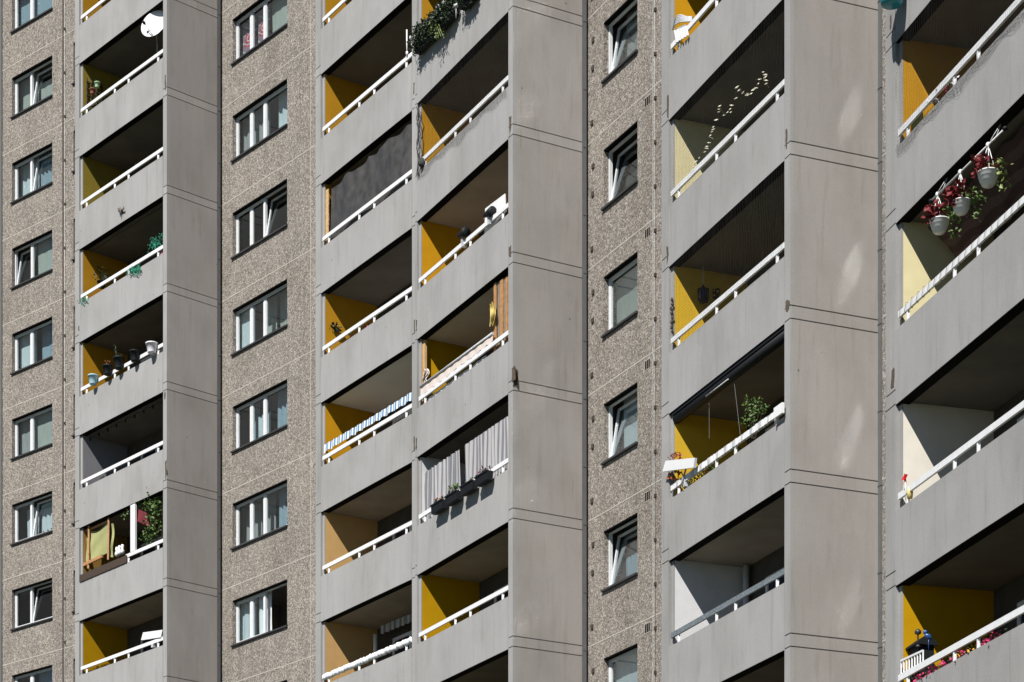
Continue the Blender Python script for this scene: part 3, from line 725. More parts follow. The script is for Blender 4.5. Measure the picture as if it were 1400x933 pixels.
# bird on the parapet
mb = MB(); B = lambda x, y, d=-.05: fr.X(x, y, d)
mb.tube([B(164.4, 297), B(165, 290), B(165.6, 287), B(164, 284.6), B(160, 286)], [.006, .035, .045, .035, .004], 8)
for q in ((166, 288, 168.8, 281.5, 169.2, 285.5), (164.5, 287, 160.5, 284.5, 162, 288)):
    mb.tube([B(q[0], q[1]), B(q[4], q[5], -.07), B(q[2], q[3], -.08)], [.03, .022, .004], 6)
tag(mb.build('bird_figure', M['bird']), 'small grey wooden bird figure hung on the concrete parapet', 'ornament')
# green net scraps, twiggy plant, pink cloth
def scraps(fr, region, n, d, label, name, mat, cat, seed, r=.006):
    r3 = random.Random(seed); mb = MB()
    for _ in range(n):
        x, y = r3.uniform(region[0], region[1]), r3.uniform(region[2], region[3]); pts = []
        y += (x - (region[0] + region[1]) / 2) * -.55
        for s in range(6): pts.append(fr.X(x, y, d + r3.uniform(-.03, .03))); x += r3.uniform(-2.4, 2.4); y += r3.uniform(-.5, 2.6)
        mb.tube(pts, r, 4)
    return tag(mb.build(name, mat), label, cat)
scraps(fr, (178, 192, 362, 372), 46, -.035, 'torn green netting draped over a white balcony rail', 'netting', M['green_net'], 'netting', 3)
scraps(fr, (206, 222, 322, 336), 44, .12, 'green netting bunched at the right end of a balcony opening', 'netting', M['green_net'], 'netting', 4)
scraps(fr, (110, 117, 405, 411), 14, -.03, 'scrap of green netting tied at the left end of a balcony rail', 'netting', M['green_net'], 'netting', 5)
planter(fr, 139, 394, .5, .13, .2, M['charcoal'], 'dark twiggy pot plant against the amber wall behind green netting', M['leaf_dark'], 60, .07, .26)
curtain(fr, fr.P(217, 350)[0], fr.w_ - .03, rz(10) - .3, rz(10) - .11, .07, 3, plain('pink_cloth', (.72, .35, .42), .8), 'pink cloth showing under the rail at the balcony end by the netting', .012, 'cloth', 'cloth', group=None)
mb = MB(); pts = []
for i in range(30):
    u = i / 29; pts.append(fr.W(.1 + (fr.w_ - .3) * u, .25, rz(10) + 1.36 - .05 * abs(math.sin(u * 9))))
mb.tube(pts, .008, 5); tag(mb.build('cable', M['charcoal']), 'thin dark cable looping under the ceiling above the green netting', 'cable')
# pots hooked over the rail
G = 'pots hooked over one balcony rail'
planter(fr, 127.3, 526, -.12, .145, .27, M['ltblue'], 'light blue bucket hooked over the rail, lowest of five', group=G)
planter(fr, 147, 513, -.12, .14, .27, M['charcoal'], 'black pot with orange blossoms between blue bucket and tall pot', M['leaf_dark'], 14, .06, .1, group=G, flower=M['orfl'])
planter(fr, 162.5, 505, -.12, .155, .34, M['charcoal'], 'tall black pot with a thin upright sprout in the middle of five', M['leaf_dark'], 10, .05, .12, group=G)
planter(fr, 184, 494.5, -.12, .145, .3, M['charcoal'], 'plain black pot next to the lilac white bucket on the rail', group=G)
planter(fr, 207.5, 483, -.12, .165, .28, M['lilac'], 'lilac white bucket hooked over the rail, highest of five', group=G)
mb = MB(); p = fr.X(160, 490, -.1); mb.tube([p, fr.X(158.5, 482, -.1), fr.X(158, 473, -.12)], [.02, .02, .008], 6); mb.leaves(fr.X(158, 476, -.1), (.05, .05, .14), 22, .05)
tag(mb.build('sprout', M['leaf_dark']), 'thin dark sprout standing up from the tall middle pot', 'plant')
# fairy lights
t = thing('string_lights', 'string of small drop lights under the parapet above the grey balcony wall', 'string lights', fr.W(2.2, .1, rz(8) + 1.2))
mb = MB(); pts = [fr.W(.1 + (fr.w_ - .2) * i / 40, .21, rz(8) + 1.33 - .05 * abs(math.sin(i / 40 * math.pi * 8))) for i in range(41)]; mb.tube(pts, .007, 5); mb.build('wire', M['charcoal'], t)
for i in range(9):
    p = fr.W(.2 + .5 * i, .21, rz(8) + 1.31); m2 = MB(); m2.lathe(p, [(.001, 0), (.018, 0), (.03, -.06), (.022, -.1), (.001, -.11)], 8); m2.build('bulb', M['charcoal'], t)
gap_flowers(fr, 8, 138, 152, 'low green plant behind the rail of the grey walled balcony', [], 50, .14, leafm='leaf')
# deck chair balcony
bx = lambda mb, p, q, w: mb.beam(p, q, w, .05)
t = thing('deck_chair', 'folded wooden deck chair with olive canvas standing at the balcony edge', 'deck chair', fr.X(130, 790, .15))
mb = MB()
for (x0, y0, x1, y1, w) in ((121.7, 720, 121, 778, .10), (148.8, 709, 148, 766, .10), (114.3, 722, 114.6, 775, .06)): mb.beam(fr.X(x0, y0, .12), fr.X(x1, y1, .12), w, .05, up=(1, 0, 0))
mb.beam(fr.X(114, 773, .10), fr.X(140, 760.5, .10), .05, .09); mb.beam(fr.X(114.5, 728, .16), fr.X(150, 712, .16), .05, .04)
mb.build('chair_frame', M['wood'], t)
mb = MB(); q = [(124, 726, 148, 712), (125, 762, 148, 752)]
def slg(u, v):
    x = 123.5 + 24 * u; yt = 726 - 13.5 * u + 5.5 * math.sin(u * math.pi) * (1 - v) ; yb = 767 - 11 * u
    return fr.X(x, yt + (yb - yt) * v, .16 + .05 * math.sin(u * math.pi) + .012 * math.sin(v * 9 + u * 5))
mb.grid(slg, 14, 10)
mb.grid(lambda u, v: fr.X(116 + 4 * u, 736 + 32 * v, .19 + .02 * math.sin(v * 5)), 4, 8)
mb.grid(lambda u, v: fr.X(152 + 3.2 * u + 1.2 * math.sin(v * 6), 716 + 46 * v, .17 + .03 * math.sin(v * 9)), 4, 10); mb.build('canvas', M['sling'], t)
mb = MB(); a0, a1 = fr.P(109, 783, -.02)[0], fr.P(173.5, 758, -.02)[0]; zr = rz(7)
n = 60
for i in range(n): mb.box(fr, a0 + (a1 - a0) * i / n, a0 + (a1 - a0) * (i + .93) / n, -.03, -.012, zr - .25 + rng.uniform(-.005, .005), zr - .035 + rng.uniform(-.008, .008))
mb.box(fr, a0, a1, -.0115, -.005, zr - .22, zr - .05)
tag(mb.build('reed_mat', M['reed']), 'strip of brown reed matting along the parapet below the deck chair', 'reed mat')
mb = MB(); a = fr.P(182.5, 720, .02)[0]; mb.box(fr, a - .12, a + .12, -.01, .055, zr + .001, rz(7) + 1.37); tag(mb.build('post', M['pvc']), 'white upright post between balcony rail and slab beside the climbing ivy', 'post')
for i, (x, y) in enumerate(((160, 761), (163.5, 759), (167.5, 757.5))):
    c = fr.X(x, y, .06); mb = MB(); mb.lathe(c, [(.001, 0), (.06, 0), (.07, .08), (.04, .16), (.055, .21), (.04, .27), (.001, .28)], 10)
    tag(mb.build('figurine', M['pvc']), ('left', 'middle', 'right')[i] + 'most of three small white figurines beside the white post'.replace('most', 'most' if i != 1 else ' one', 1) if False else ['lowest of three small white figurines behind the reed mat', 'middle of three small white figurines behind the reed mat', 'highest of three small white figurines behind the reed mat'][i], 'figurine', 'white figurines on the parapet')
t = thing('ivy', 'dark climbing ivy filling the right end of the balcony opening', 'plant', fr.X(212, 745, .3))
mb = MB()
for x, y, n, rr in ((214, 676, 90, .3), (208, 690, 100, .3), (216, 700, 130, .35), (206, 712, 60, .22), (214, 724, 110, .3), (206, 733, 70, .22), (199, 735, 40, .2), (172, 706, 26, .13), (178, 701, 26, .13), (193, 690, 40, .16), (219, 690, 80, .25)): mb.leaves(fr.X(x, y, .22), (rr, .22, rr), n, .085)
mb.build('foliage', M['leaf'], t)
mb = MB()
for x in (203, 209, 215, 220): mb.tube([fr.X(x, 742, .3), fr.X(x + 2, 720, .28), fr.X(x - 1, 700, .26), fr.X(x + 3, 672, .22)], .008, 5)
mb.build('stem', M['twig'], t)
mb = MB(); mb.grid(lambda u, v: fr.X(186 + (14 + 5 * v) * u, 695 + 6 * u + (17 + 3 * u) * v, .10 + .03 * math.sin(u * 8 + v * 3)), 10, 6); tag(mb.build('cloth', M['dkred']), 'dark red cloth hanging beside the white post among ivy', 'cloth')
flat_antenna(fr, [(195.5, 865), (222, 861.3), (219.6, 871.5), (192.8, 875.5)], -.03, 'tilted white flat antenna on the lowest balcony rail at left', 6)
gap_flowers(fr, 6, 112, 150, 'box of yellow blossoms behind the rail under the small flat antenna', ['yelfl'], 50)
gap_flowers(fr, 6, 156, 173, 'box of pink red blossoms behind the rail left of the small flat antenna', ['pinkfl'], 40)

# ------------------------------------------------ second double bay, left stack (T2a)
fr = FR['T2a']
mb = MB(); mb.tube([fr.X(556.5, 76, -.02), fr.X(556.2, 41, -.02)], .018, 8); mb.tube([fr.X(556.5, 76, -.02), fr.X(556.5, 71, -.02)], .03, 8); tag(mb.build('rod', M['pvc']), 'thin white rod standing on the rail beside the bushy flower boxes', 'rod')
t_ = MB(); zr = rz(9)
def tp(u, v):
    a = fr.P(451, 250, .1)[0] + (fr.w_ - .02 - fr.P(451, 250, .1)[0]) * u
    top = zr + 1.30 - .10 - .09 * abs(math.sin(u * 13.5)) + .08 * u
    return fr.W(a, .10 + .018 * math.sin(u * 46 + 1.5 * v) * (v ** 1.5) + .03 * math.sin(u * 13 + v * 2), zr - .25 + (top - zr + .25) * v)
t_.grid(tp, 90, 14); tag(t_.build('tarpaulin', M['tarp']), 'dark grey plastic sheet closing off a whole balcony opening', 'tarpaulin')
mb = MB(); a = fr.P(447.6, 260, .1)[0]
for i in range(14): mb.box(fr, a - .07 + .008 * math.sin(i * 2.1), a + .07 + .008 * math.sin(i * 1.3), .09, .11, zr - .25 + .105 * i, zr - .15 + .105 * i)
tag(mb.build('batten', plain('straw_batten', (.55, .36, .17), .8, .3, 20)), 'narrow straw coloured batten along the left edge of the grey sheet', 'batten')
t = thing('wall_ornament', 'dark metal candlestick ornament on the amber wall above the rail', 'ornament', fr.X(450, 466, .3))
mb = MB(); d = .3
mb.tube([fr.X(450.5, 467, d), fr.X(449.5, 436, d)], .022, 6); mb.tube([fr.X(446, 455.5, d), fr.X(455, 456.5, d)], .03, 6); mb.ball(fr.X(449, 432.5, d), .085, (1, 1, .8)); mb.tube([fr.X(452.5, 466, d), fr.X(452.8, 440, d)], [.03, .02], 6); mb.build('metalwork', M['dark'], t)
t = thing('plant', 'small spiky green plant hanging beside the dark candlestick ornament', 'plant', fr.X(457.5, 460, .35))
mb = MB(); mb.leaves(fr.X(457.5, 449, .35), (.14, .14, .14), 40, .1)
for q in ((464, 446), (460, 441), (462, 452), (454, 456)): mb.tube([fr.X(457.5, 449, .35), fr.X(q[0], q[1], .35)], [.016, .006], 5)
mb.build('foliage', M['leaf_dark'], t)
gap_flowers(fr, 8, 476, 510, 'box of dark plants with pale pink blossoms behind the rail beside the ornaments', ['pinkfl'], 40)
# striped valance
mb = MB(); nst = 72; zr = rz(7)
aL, aR = fr.P(442, 605, .0)[0], fr.P(562.2, 534, .0)[0]
def vl(u, v):
    sc = .035 * abs(math.sin(u * math.pi * 11)); top = zr + .30 - .02 * math.sin(u * math.pi); bot = zr + .075 + sc - .0 * u
    return fr.W(aL + (aR - aL) * u, .03 + .014 * math.sin(u * 90) - .015 * v, bot + (top - bot) * (1 - v))
mb.grid(vl, nst * 2, 5, lambda i, j: (i // 2) % 2)
tag(mb.build('awning_valance', [M['wcloth'], M['blue']]), 'blue and white striped scalloped valance along a balcony rail', 'valance')
# wrapped rail, inner pelmet
mb = MB(); zr = rz(5); n = 64
for i in range(n):
    a = .02 + (fr.w_ - .06) * i / n; s = rng.uniform(-.012, .012)
    mb.ball(fr.W(a + .03, .015, zr - .05 + s), .075, (.75, .85, 1.05), 8, jit=.12)
tag(mb.build('garland', plain('white_crumpled_film', (.80, .82, .86), .35, .2, 14)), 'white crumpled garland wound round a whole balcony rail', 'garland')
mb = MB(); d = 1.3
def pelmet(u, v):
    x = 520.5 + 43 * u; y = 856 - 17.5 * u + (10.5 + 1.6 * abs(math.sin(u * 20))) * v; return fr.X(x, y, d + .02 * math.sin(u * 60))
mb.grid(pelmet, 48, 3, lambda i, j: (i // 4) % 2); tag(mb.build('awning_valance', [M['curt_white'], M['curt_grey']]), 'dim grey striped valance hanging deep inside the tan balcony', 'valance')
mb = MB(); mb.tube([fr.X(513, 896, 1.2), fr.X(513, 868, 1.2)], .05, 8); tag(mb.build('post', M['pvc']), 'white post deep inside the tan balcony left of the dim valance', 'post')

# ------------------------------------------------ second double bay, right stack (T2b)
fr = FR['T2b']
def hanging_box(x, y, w, d, label, dense, grp, flowers=None, rad=.24):
    a, z = fr.P(x, y, -.14)
    t = thing('flower_box', label, 'flower box', fr.W(a, -.14, z - .11), grp)
    mb = MB(); mb.prism_a(fr, [(-.22, z + .09), (-.205, z - .11), (-.065, z - .11), (-.05, z + .09)], a - w / 2, a + w / 2)
    mb.box(fr, a - w / 2 - .01, a + w / 2 + .01, -.235, -.222, z + .06, z + .095); mb.build('trough', M['charcoal'], t)
    mb = MB(); mb.box(fr, a - .03, a - .005, -.05, -.02, z + .0, z + .2); mb.box(fr, a - w / 3, a - w / 3 + .02, -.05, -.002, z - .03, z + .14); mb.build('hook', M['dark'], t)
    mb = MB()
    if dense:
        for i in range(6): mb.leaves(fr.W(a - w / 2 + w * (i + .5) / 6, -.15, z + .16 + rng.uniform(-.03, .08)), (rad * .8, rad * .7, rad * 1.05), 230, .06)
        for i in range(4): mb.leaves(fr.W(a - w / 2 + w * rng.random(), -.22, z - .02), (.07, .06, .2), 24, .06)
    else:
        for i in range(4): mb.leaves(fr.W(a - w / 2 + w * (i + .5) / 4, -.13, z + .14), (.08, .07, .09), 10, .055)
    mb.build('foliage', M['leaf_dark'], t)
    if flowers:
        mb = MB(); mb.leaves(fr.W(a, -.13, z + .19), (w * .3, .05, .07), 16, .055); mb.build('blossom', M[flowers], t)
    return a, z
G = 'bushy flower boxes outside a balcony parapet'
for x, y, lab in ((578.5, 60, 'bushy dark green flower box at the lower left end of its row'), (596, 42, 'bushy flower box with pale trailing shoots, second in the climbing row'),
                  (612.5, 25, 'bushy dark flower box third in the climbing row below the photo top'), (641, -1, 'bushy flower box at the photo top whose shadow falls on the parapet')):
    a, z = hanging_box(x, y, .62, -.14, lab, True, G, None, .29)
mb = MB(); mb.leaves(fr.X(597, 39, -.26), (.2, .06, .3), 60, .07); mb.leaves(fr.X(600, 44, -.24), (.2, .06, .2), 34, .06)
for q in range(4): mb.tube([fr.X(592 + 2 * q, 26, -.2), fr.X(594 + 2.5 * q, 40, -.27), fr.X(597 + 3 * q, 50, -.24)], .006, 4)
tag(mb.build('trailing_plant', M['leaf_lime']), 'pale variegated shoots trailing from the second bushy flower box', 'plant')
for x, y, lab in ((562.5, 52, 'white ball on a stick at the lower left tip of the bushy flower boxes'), (578.5, 36.5, 'white ball on a stick above the first bushy flower box'), (599, 10, 'white ball on a stick above the trailing shoots'),
                  (608.5, 4, 'largest white ball on a stick above the third bushy flower box'), (623.5, 7.5, 'white ball on a stick right of the third bushy flower box')):
    mb = MB(); c = fr.X(x, y, -.15); mb.ball(c, .075 if 'largest' in lab else .055, n=12); mb.tube([c - Vector((0, 0, .05)), c - Vector((0, 0, .3))], .006, 5)
    tag(mb.build('garden_ball', M['pvc']), lab, 'garden ball', 'white balls in the bushy flower boxes')
bird_net(fr, .0, fr.w_ - .03, rz(9) - .24, rz(9) + 1.36, -.022, .06, 'bird net over a balcony whose slack hangs loose along the parapet below the bushy boxes', sag=.3)
mb = MB()
for i in range(5):
    r3 = random.Random(i); pts = [fr.W(-.03 + .03 * i + r3.uniform(-.03, .03), -.03, rz(9) + 1.3 - .14 * s) for s in range(13)]; mb.tube([p + Vector((r3.uniform(-.03, .03), 0, 0)) for p in pts], .008, 4)
mb.ball(fr.X(577, 222, -.04), .09, (1, .7, 1.3), jit=.2); tag(mb.build('net_bundle', M['net']), 'gathered bundle of grey netting at the left edge of the netted balcony', 'net')
# white board and clamp lamps
p = [(663.5, 285.5), (690.5, 265), (691.5, 290), (662.5, 322)]
mb = MB(); mb.prism_d(fr, [fr.P(x, y, .08) for x, y in p][::-1], .075, .095); tag(mb.build('board', M['pvc']), 'white board standing behind the rail next to a black lamp', 'board')
for (x, y, lab) in ((668, 292, 'black clamp lamp in front of the white board'), (632, 320, 'black clamp lamp on the rail middle, left of the white board')):
    c = fr.X(x, y, -.02); t = thing('clamp_lamp', lab, 'lamp', Vector((c.x, c.y, rz(8) - .05)), 'clamp lamps on one rail')
    ax = (fr.u * .9).to_3d() + Vector((0, 0, -.12)); mb = MB(); mb.lathe(c, [(.001, -.2), (.045, -.2), (.06, -.1), (.1, .12), (.11, .2), (.001, .19)], 12, ax); mb.build('lamp_head', M['charcoal'], t)
    mb = MB(); mb.tube([c - Vector((0, 0, .06)), Vector((c.x, c.y, rz(8) - .02))], .02, 6); mb.box(fr, *(lambda a: (a - .05, a + .05))((Vector(c.xy) - fr.o).dot(fr.u)), -.03, .08, rz(8) - .13, rz(8) + .05); mb.build('clamp', M['silver'], t)
# balcony with furled awning, wooden boards, yellow cloth
zr = rz(7); t = thing('awning', 'cream pink awning with scalloped edge hanging low behind the rail', 'awning', fr.W(2, .05, zr))
P0, P1 = fr.X(575, 529.5, .0), fr.X(674, 456, .0)
mb = MB(); mb.tube([P0, P1], .035, 10); mb.build('front_bar', M['silver'], t)
mb = MB()
def av(u, v): return P0.lerp(P1, u) + Vector((0, -.01 + .012 * math.sin(u * 60), 0)) + Vector((0, 0, -.05 - (.155 + .035 * abs(math.sin(u * math.pi * 12)) - .05 * u) * v))
mb.grid(av, 96, 5); mb.build('valance', M['pcloth'], t)
cl = curtain(fr, .3, 3.3, zr - .30, zr - .13, .07, 10, M['curt_white'], 'white cloth showing in the gap under the rail below the scalloped awning', .015, 'cloth', 'cloth', group=None)
GB_ = 'wooden boards at one balcony end'
for i, (x0, x1, m, lab) in enumerate(((676, 679, 'wood', 'orange brown wooden board at the left edge of the upright boards'), (680.4, 684, 'wood_grey', 'grey wooden board second from left among upright boards'),
                                     (684.6, 688.6, 'wood', 'orange brown wooden board in the middle of the upright boards'), (689.2, 691.8, 'wood_grey', 'grey wooden board second from right among upright boards'), (692.4, 694.8, 'wood', 'narrow brown board against the concrete pillar'))):
    mb = MB(); a0, a1 = fr.P(x0, 430, .1)[0], fr.P(x1, 430, .1)[0]; mb.box(fr, a0, min(a1, fr.w_ - .025), .08 + .02 * (i % 2), .11 + .02 * (i % 2), zr - .5, zr + 1.34 - .02 * i); tag(mb.build('wooden_board', M[m]), lab, 'board', GB_)
mb = MB(); mb.grid(lambda u, v: fr.X(669 + (1.2 * math.sin(v * 3)) + (7.2 - 2.4 * v + 1.5 * math.sin(v * math.pi)) * u, 415 + 31 * v - 2 * u + 1.5 * math.sin(u * 9), .03 + .03 * math.sin(u * 17 + v * 2) + .02 * math.sin(v * 9)), 18, 12)
tag(mb.build('cloth', M['ycloth']), 'yellow cloth hanging beside the upright wooden boards', 'cloth')
mb = MB(); a = fr.P(577.2, 490, .06)[0]; mb.box(fr, a - .06, a + .05, .1, .16, zr - .5, zr + 1.34); tag(mb.build('post', plain('tan_wood', (.50, .33, .16), .7, .2, 10)), 'tan wooden post at the left edge of the balcony with scalloped awning', 'post')
mb = MB()
def knot(u, v): w_ = 2.2 + 2.6 * abs(math.sin(v * 4.3 + .5)); return fr.X(581.5 + 1.5 * math.sin(v * 7) + w_ * (u - .5) * 1.6 + .5 * math.sin(u * 21), 505 + 19 * v + 1.2 * math.sin(u * 11 + v * 5), .05 + .045 * math.sin(u * 14 + v * 6))
mb.grid(knot, 16, 16)
tag(mb.build('cloth', M['pcloth']), 'knotted pale cloth tied at the left end of the scalloped awning', 'cloth')
# balcony curtains
zr = rz(6)
def striped_curtain(x0, x1, label, folds):
    a0, a1 = fr.P(x0, 600, .16)[0], fr.P(x1, 600, .16)[0]; mb = MB(); nu = folds * 10; ph = rng.random() * 6
    def fn(u, v):
        k = math.sin(ph + u * folds * 2 * math.pi) + .45 * math.sin(1.7 * ph + u * folds * 3.7 * math.pi)
        return fr.W(a0 + (a1 - a0) * (u + .015 * math.sin(v * 3 + u * 20)), .16 + .032 * k * (.7 + .3 * (1 - v)), zr - .3 + (1.36 - .035 * abs(math.sin(u * folds * math.pi))) * v)
    mb.grid(fn, nu, 10, lambda i, j: 1 if (i % 10) in (1, 2, 3, 6, 7) else 0)
    tag(mb.build('curtain', [cloth('pale_curtain_stripe', (.43, .43, .445), .2), M['stripe_grey']]), label, 'curtain', 'striped outdoor curtains on one balcony')
striped_curtain(578, 627.5, 'white and grey striped balcony curtain left of the dark gap', 9); striped_curtain(634.5, 694.4, 'white and grey striped balcony curtain right of the dark gap', 12)
G = 'black flower boxes below the striped curtains'
for x, y, lab, fl in ((600.5, 693, 'black flower box with dry shoots, lowest of four below the striped curtains', 'orfl'), (620, 681, 'black flower box second from left below the striped curtains', None),
                      (641, 667, 'black flower box below the dark gap edge of the right striped curtain', None), (661.5, 654, 'black flower box with red blossom, highest of four below the striped curtains', 'redfl')):
    hanging_box(x, y, .56, -.14, lab, False, G, fl)
mb = MB(); mb.ball(fr.X(623, 665, -.1), .06, jit=.3); mb.leaves(fr.X(620, 667, -.1), (.14, .06, .1), 26, .06); tag(mb.build('plant', M['leaf']), 'small leafy plant in front of the dark gap between the striped curtains', 'plant')

# ------------------------------------------------ third bay (T3)
fr = FR['T3']
zr = rz(8); t = thing('plastic_chair', 'white ribbed plastic garden chair tipped over the rail at the photo top', 'chair', fr.X(932, 66, .0))
mb = MB()
for i in range(6):
    off = i * 2.5
    pts = [fr.X(919.5 + off * .25, 41 - off, -.04 + .012 * i), fr.X(923.5 + off * .2, 33.5 - off * .95, -.05 + .012 * i), fr.X(930 + off * .1, 29.5 - off * .75 + .6, -.02 + .012 * i), fr.X(939, 28.5 - off * .5 + 1.2, .05 + .012 * i), fr.X(947, 29 - off * .45, .1 + .012 * i)]
    mb.tube(pts, .013, 6)
mb.build('back_slats', M['chairp'], t)
mb = MB()
for i in range(5):
    x = 923 + i * 3.6; mb.beam(fr.X(x, 42 - i * 1.5, -.07), fr.X(x + 2.8, 58 - i * 2.2, -.05), .05, .02, up=(0, -1, 0))
mb.grid(lambda u, v: fr.X(926 + 12 * u, 38 - 5 * u + 13 * v, -.04 + .03 * v), 5, 5); mb.build('seat', M['chairp'], t)
# leaf garland
pts = [(235, 690), (250, 650), (310, 577), (330, 540), (350, 490), (360, 450), (375, 405), (395, 360), (405, 312), (412, 275), (440, 325), (478, 313), (498, 270), (515, 225), (525, 150), (545, 165), (590, 192), (615, 185), (640, 162), (665, 125), (680, 85), (708, 45), (712, 78), (722, 118), (745, 150)]
t = thing('garland', 'string of small pale leaves looping across the dark ceiling of the cream balcony', 'garland', fr.X(985, 200, .25))
P_ = [fr.X(900 + x / 4.911, 90 + y / 4.911, .06) for x, y in pts]
mb = MB(); mb.tube(P_, .003, 4); mb.build('cord', M['twig'], t)
mb = MB()
for i in range(len(P_) - 1):
    for s in (0, .5):
        p = P_[i].lerp(P_[i + 1], s) + Vector((rng.uniform(-.02, .02), 0, rng.uniform(-.02, .02))); d_ = Vector((rng.uniform(.4, 1), rng.uniform(-.6, 0), rng.uniform(-.2, .6))).normalized()
        n_ = d_.cross(Vector((0, -1, .3))).normalized(); L = rng.uniform(.028, .05)
        if s and rng.random() < .5: continue
        mb.face([p - d_ * L, p + n_ * L * .35, p + d_ * L, p - n_ * L * .35])
mb.build('leaves', plain('pale_leaf', (.50, .49, .38), .6), t)
bird_net(fr, .0, fr.w_ - .03, rz(7) - .23, rz(7) + 1.36, -.02, .055, 'bird net over the balcony with cream wall and leaf garland')
bird_net(fr, .0, fr.w_ - .03, rz(6) - .23, rz(6) + 1.36, -.02, .055, 'bird net over the balcony with yellow wall and dark lantern')
mb = MB()
for i in range(8): mb.ball(fr.X(918.5 + .6 * math.sin(i * 2), 410 + i * 6.2, .02), .03, (1, .8, 1.4), 6, jit=.3)
tag(mb.build('plug_row', M['plug']), 'row of dark cable knots down the left edge of the lantern balcony', 'cord')
c = fr.X(961.5, 402, .6); t = thing('lantern', 'dark hexagonal lantern hanging from the ceiling before a yellow wall', 'lantern', c - Vector((0, 0, .15)))
mb = MB(); mb.lathe(c, [(.001, .17), (.02, .16), (.035, .12), (.125, .075), (.12, .06), (.1, .055)], 6); mb.lathe(c, [(.1, -.12), (.11, -.125), (.08, -.16), (.03, -.18), (.001, -.19)], 6)
for k in range(6):
    an = math.pi / 3 * k; mb.beam(c + Vector((.10 * math.cos(an), .10 * math.sin(an), .06)), c + Vector((.095 * math.cos(an), .095 * math.sin(an), -.125)), .016, .016)
mb.build('lantern_frame', M['charcoal'], t)
mb = MB(); mb.lathe(c, [(.092, .055), (.088, -.12)], 6); mb.build('lantern_panes', M['lantern_glass'], t)
mb = MB(); mb.tube([c + Vector((0, 0, .16)), Vector((c.x, c.y, rz(6) + 1.41))], .006, 5); mb.build('chain', M['silver'], t)
t = thing('wall_ornament', 'dark curled iron bracket ornament right of the hanging lantern', 'ornament', fr.X(976, 410, .95))
mb = MB()
for q in range(3):
    cpt = (973 + 4 * q, 399 + 5 * (q % 2)); mb.tube([fr.X(cpt[0] + 3 * math.cos(s * .7), cpt[1] + 4 * math.sin(s * .7), .9) for s in range(9)], .018, 5)
mb.tube([fr.X(970, 408, .9), fr.X(984, 406, .9)], .02, 5); mb.build('ironwork', M['charcoal'], t)
# wrapped-rail balcony
zr = rz(5)
mb = MB(); mb.tube([fr.W(.02, .11, zr + 1.27), fr.W(fr.w_ - .03, .11, zr + 1.27)], .085, 12); mb.box(fr, .0, fr.w_ - .03, .02, .1, zr + 1.335, zr + 1.385); tag(mb.build('rolled_awning', M['charcoal']), 'black rolled up awning cassette under the slab above the wrapped rail', 'awning')
mb = MB(); mb.tube([fr.W(1.45, .015, zr + 1.2), fr.W(2.35, .015, zr + 1.2)], .012, 6); tag(mb.build('metal_rod', M['silver']), 'thin bright metal arm below the black rolled awning', 'rod')
mb = MB(); n = 38; a_s = .25
for i in range(n):
    a = a_s + (fr.w_ - a_s - .06) * i / n; wd = (fr.w_ - a_s - .06) / n * rng.uniform(.62, .9); e = rng.uniform(0, .008)
    mb.box(fr, a, a + wd, -.012 - e, .044, zr - .104 - e, zr + .004 + e, 0 if i % 3 else 1)
tag(mb.build('rail_wrap', [M['pvc'], M['silver']]), 'white and silver foil wrapped round a rail in bands', 'rail wrap')
flat_antenna(fr, [(909.7, 630.3), (950, 626), (948, 639.5), (905.6, 645)], -.12, 'large bright white flat antenna sticking out beside the pillar in front of pebble wall', 5)
t = thing('plant', 'rust orange dried plant on the rail behind the large flat antenna', 'plant', fr.X(923, 662, .0))
mb = MB()
for x, y, n in ((919, 625, 16), (925, 622, 16), (929, 626, 14), (918, 650, 16), (923, 655, 14), (928, 648, 10)): mb.leaves(fr.X(x, y, .0), (.07, .06, .08), n, .06)
mb.build('foliage', M['orfl'], t)
mb = MB(); mb.tube([fr.X(921, 668, .02), fr.X(919, 640, .02), fr.X(924, 620, .02)], .01, 5); mb.tube([fr.X(926, 664, .02), fr.X(930, 622, .02)], .01, 5); mb.build('stem', M['twig'], t)
t = thing('plant', 'airy green shrub rising above the right half of the wrapped rail', 'plant', fr.X(1031, 600, .2))
mb = MB()
for x, y, n, r_ in ((1022, 575, 45, .16), (1030, 562, 60, .2), (1038, 556, 50, .18), (1026, 552, 40, .16), (1034, 574, 40, .16), (1044, 556, 20, .1)): mb.leaves(fr.X(x, y, .15), (r_, .15, r_), n, .06)
mb.build('foliage', M['leaf'], t)
mb = MB()
for q in range(6): mb.tube([fr.X(1028 + q, 600, .16), fr.X(1022 + q * 4, 552 + (q % 3) * 6, .15)], .006, 4)
mb.build('stem', M['twig'], t)
gap_flowers(fr, 5, 930, 975, 'dark leafy box behind the left half of the wrapped rail', ['orfl'], 90, .16, leafm='leaf', h=.26)
gap_flowers(fr, 5, 985, 1050, 'dark leafy box showing under the right half of the wrapped rail', [], 60, .16, leafm='leaf_dark', h=.1)
for p, q, lab in (((1003, 516), (1012, 594), 'slanted white cord from ceiling to the wrapped rail'), ((969.6, 550), (969.6, 600), 'thin upright cord left of the slanted one above the wrapped rail')):
    mb = MB(); mb.tube([fr.X(*p, .12), fr.X(*q, .12)], .003, 4); tag(mb.build('cord', M['net_light']), lab, 'cord')
mb = MB(); c = fr.X(1066, 559, -.06); mb.box(fr, *(lambda a: (a - .16, a + .14))((Vector(c.xy) - fr.o).dot(fr.u)), -.09, -.045, c.z - .12, c.z + .06); mb.tube([c, fr.X(1061, 572, -.06), fr.X(1060, 580, -.05)], [.03, .03, .02], 6); tag(mb.build('clamp', M['pvc']), 'white clamp fitting at the right end of the wrapped rail', 'clamp')
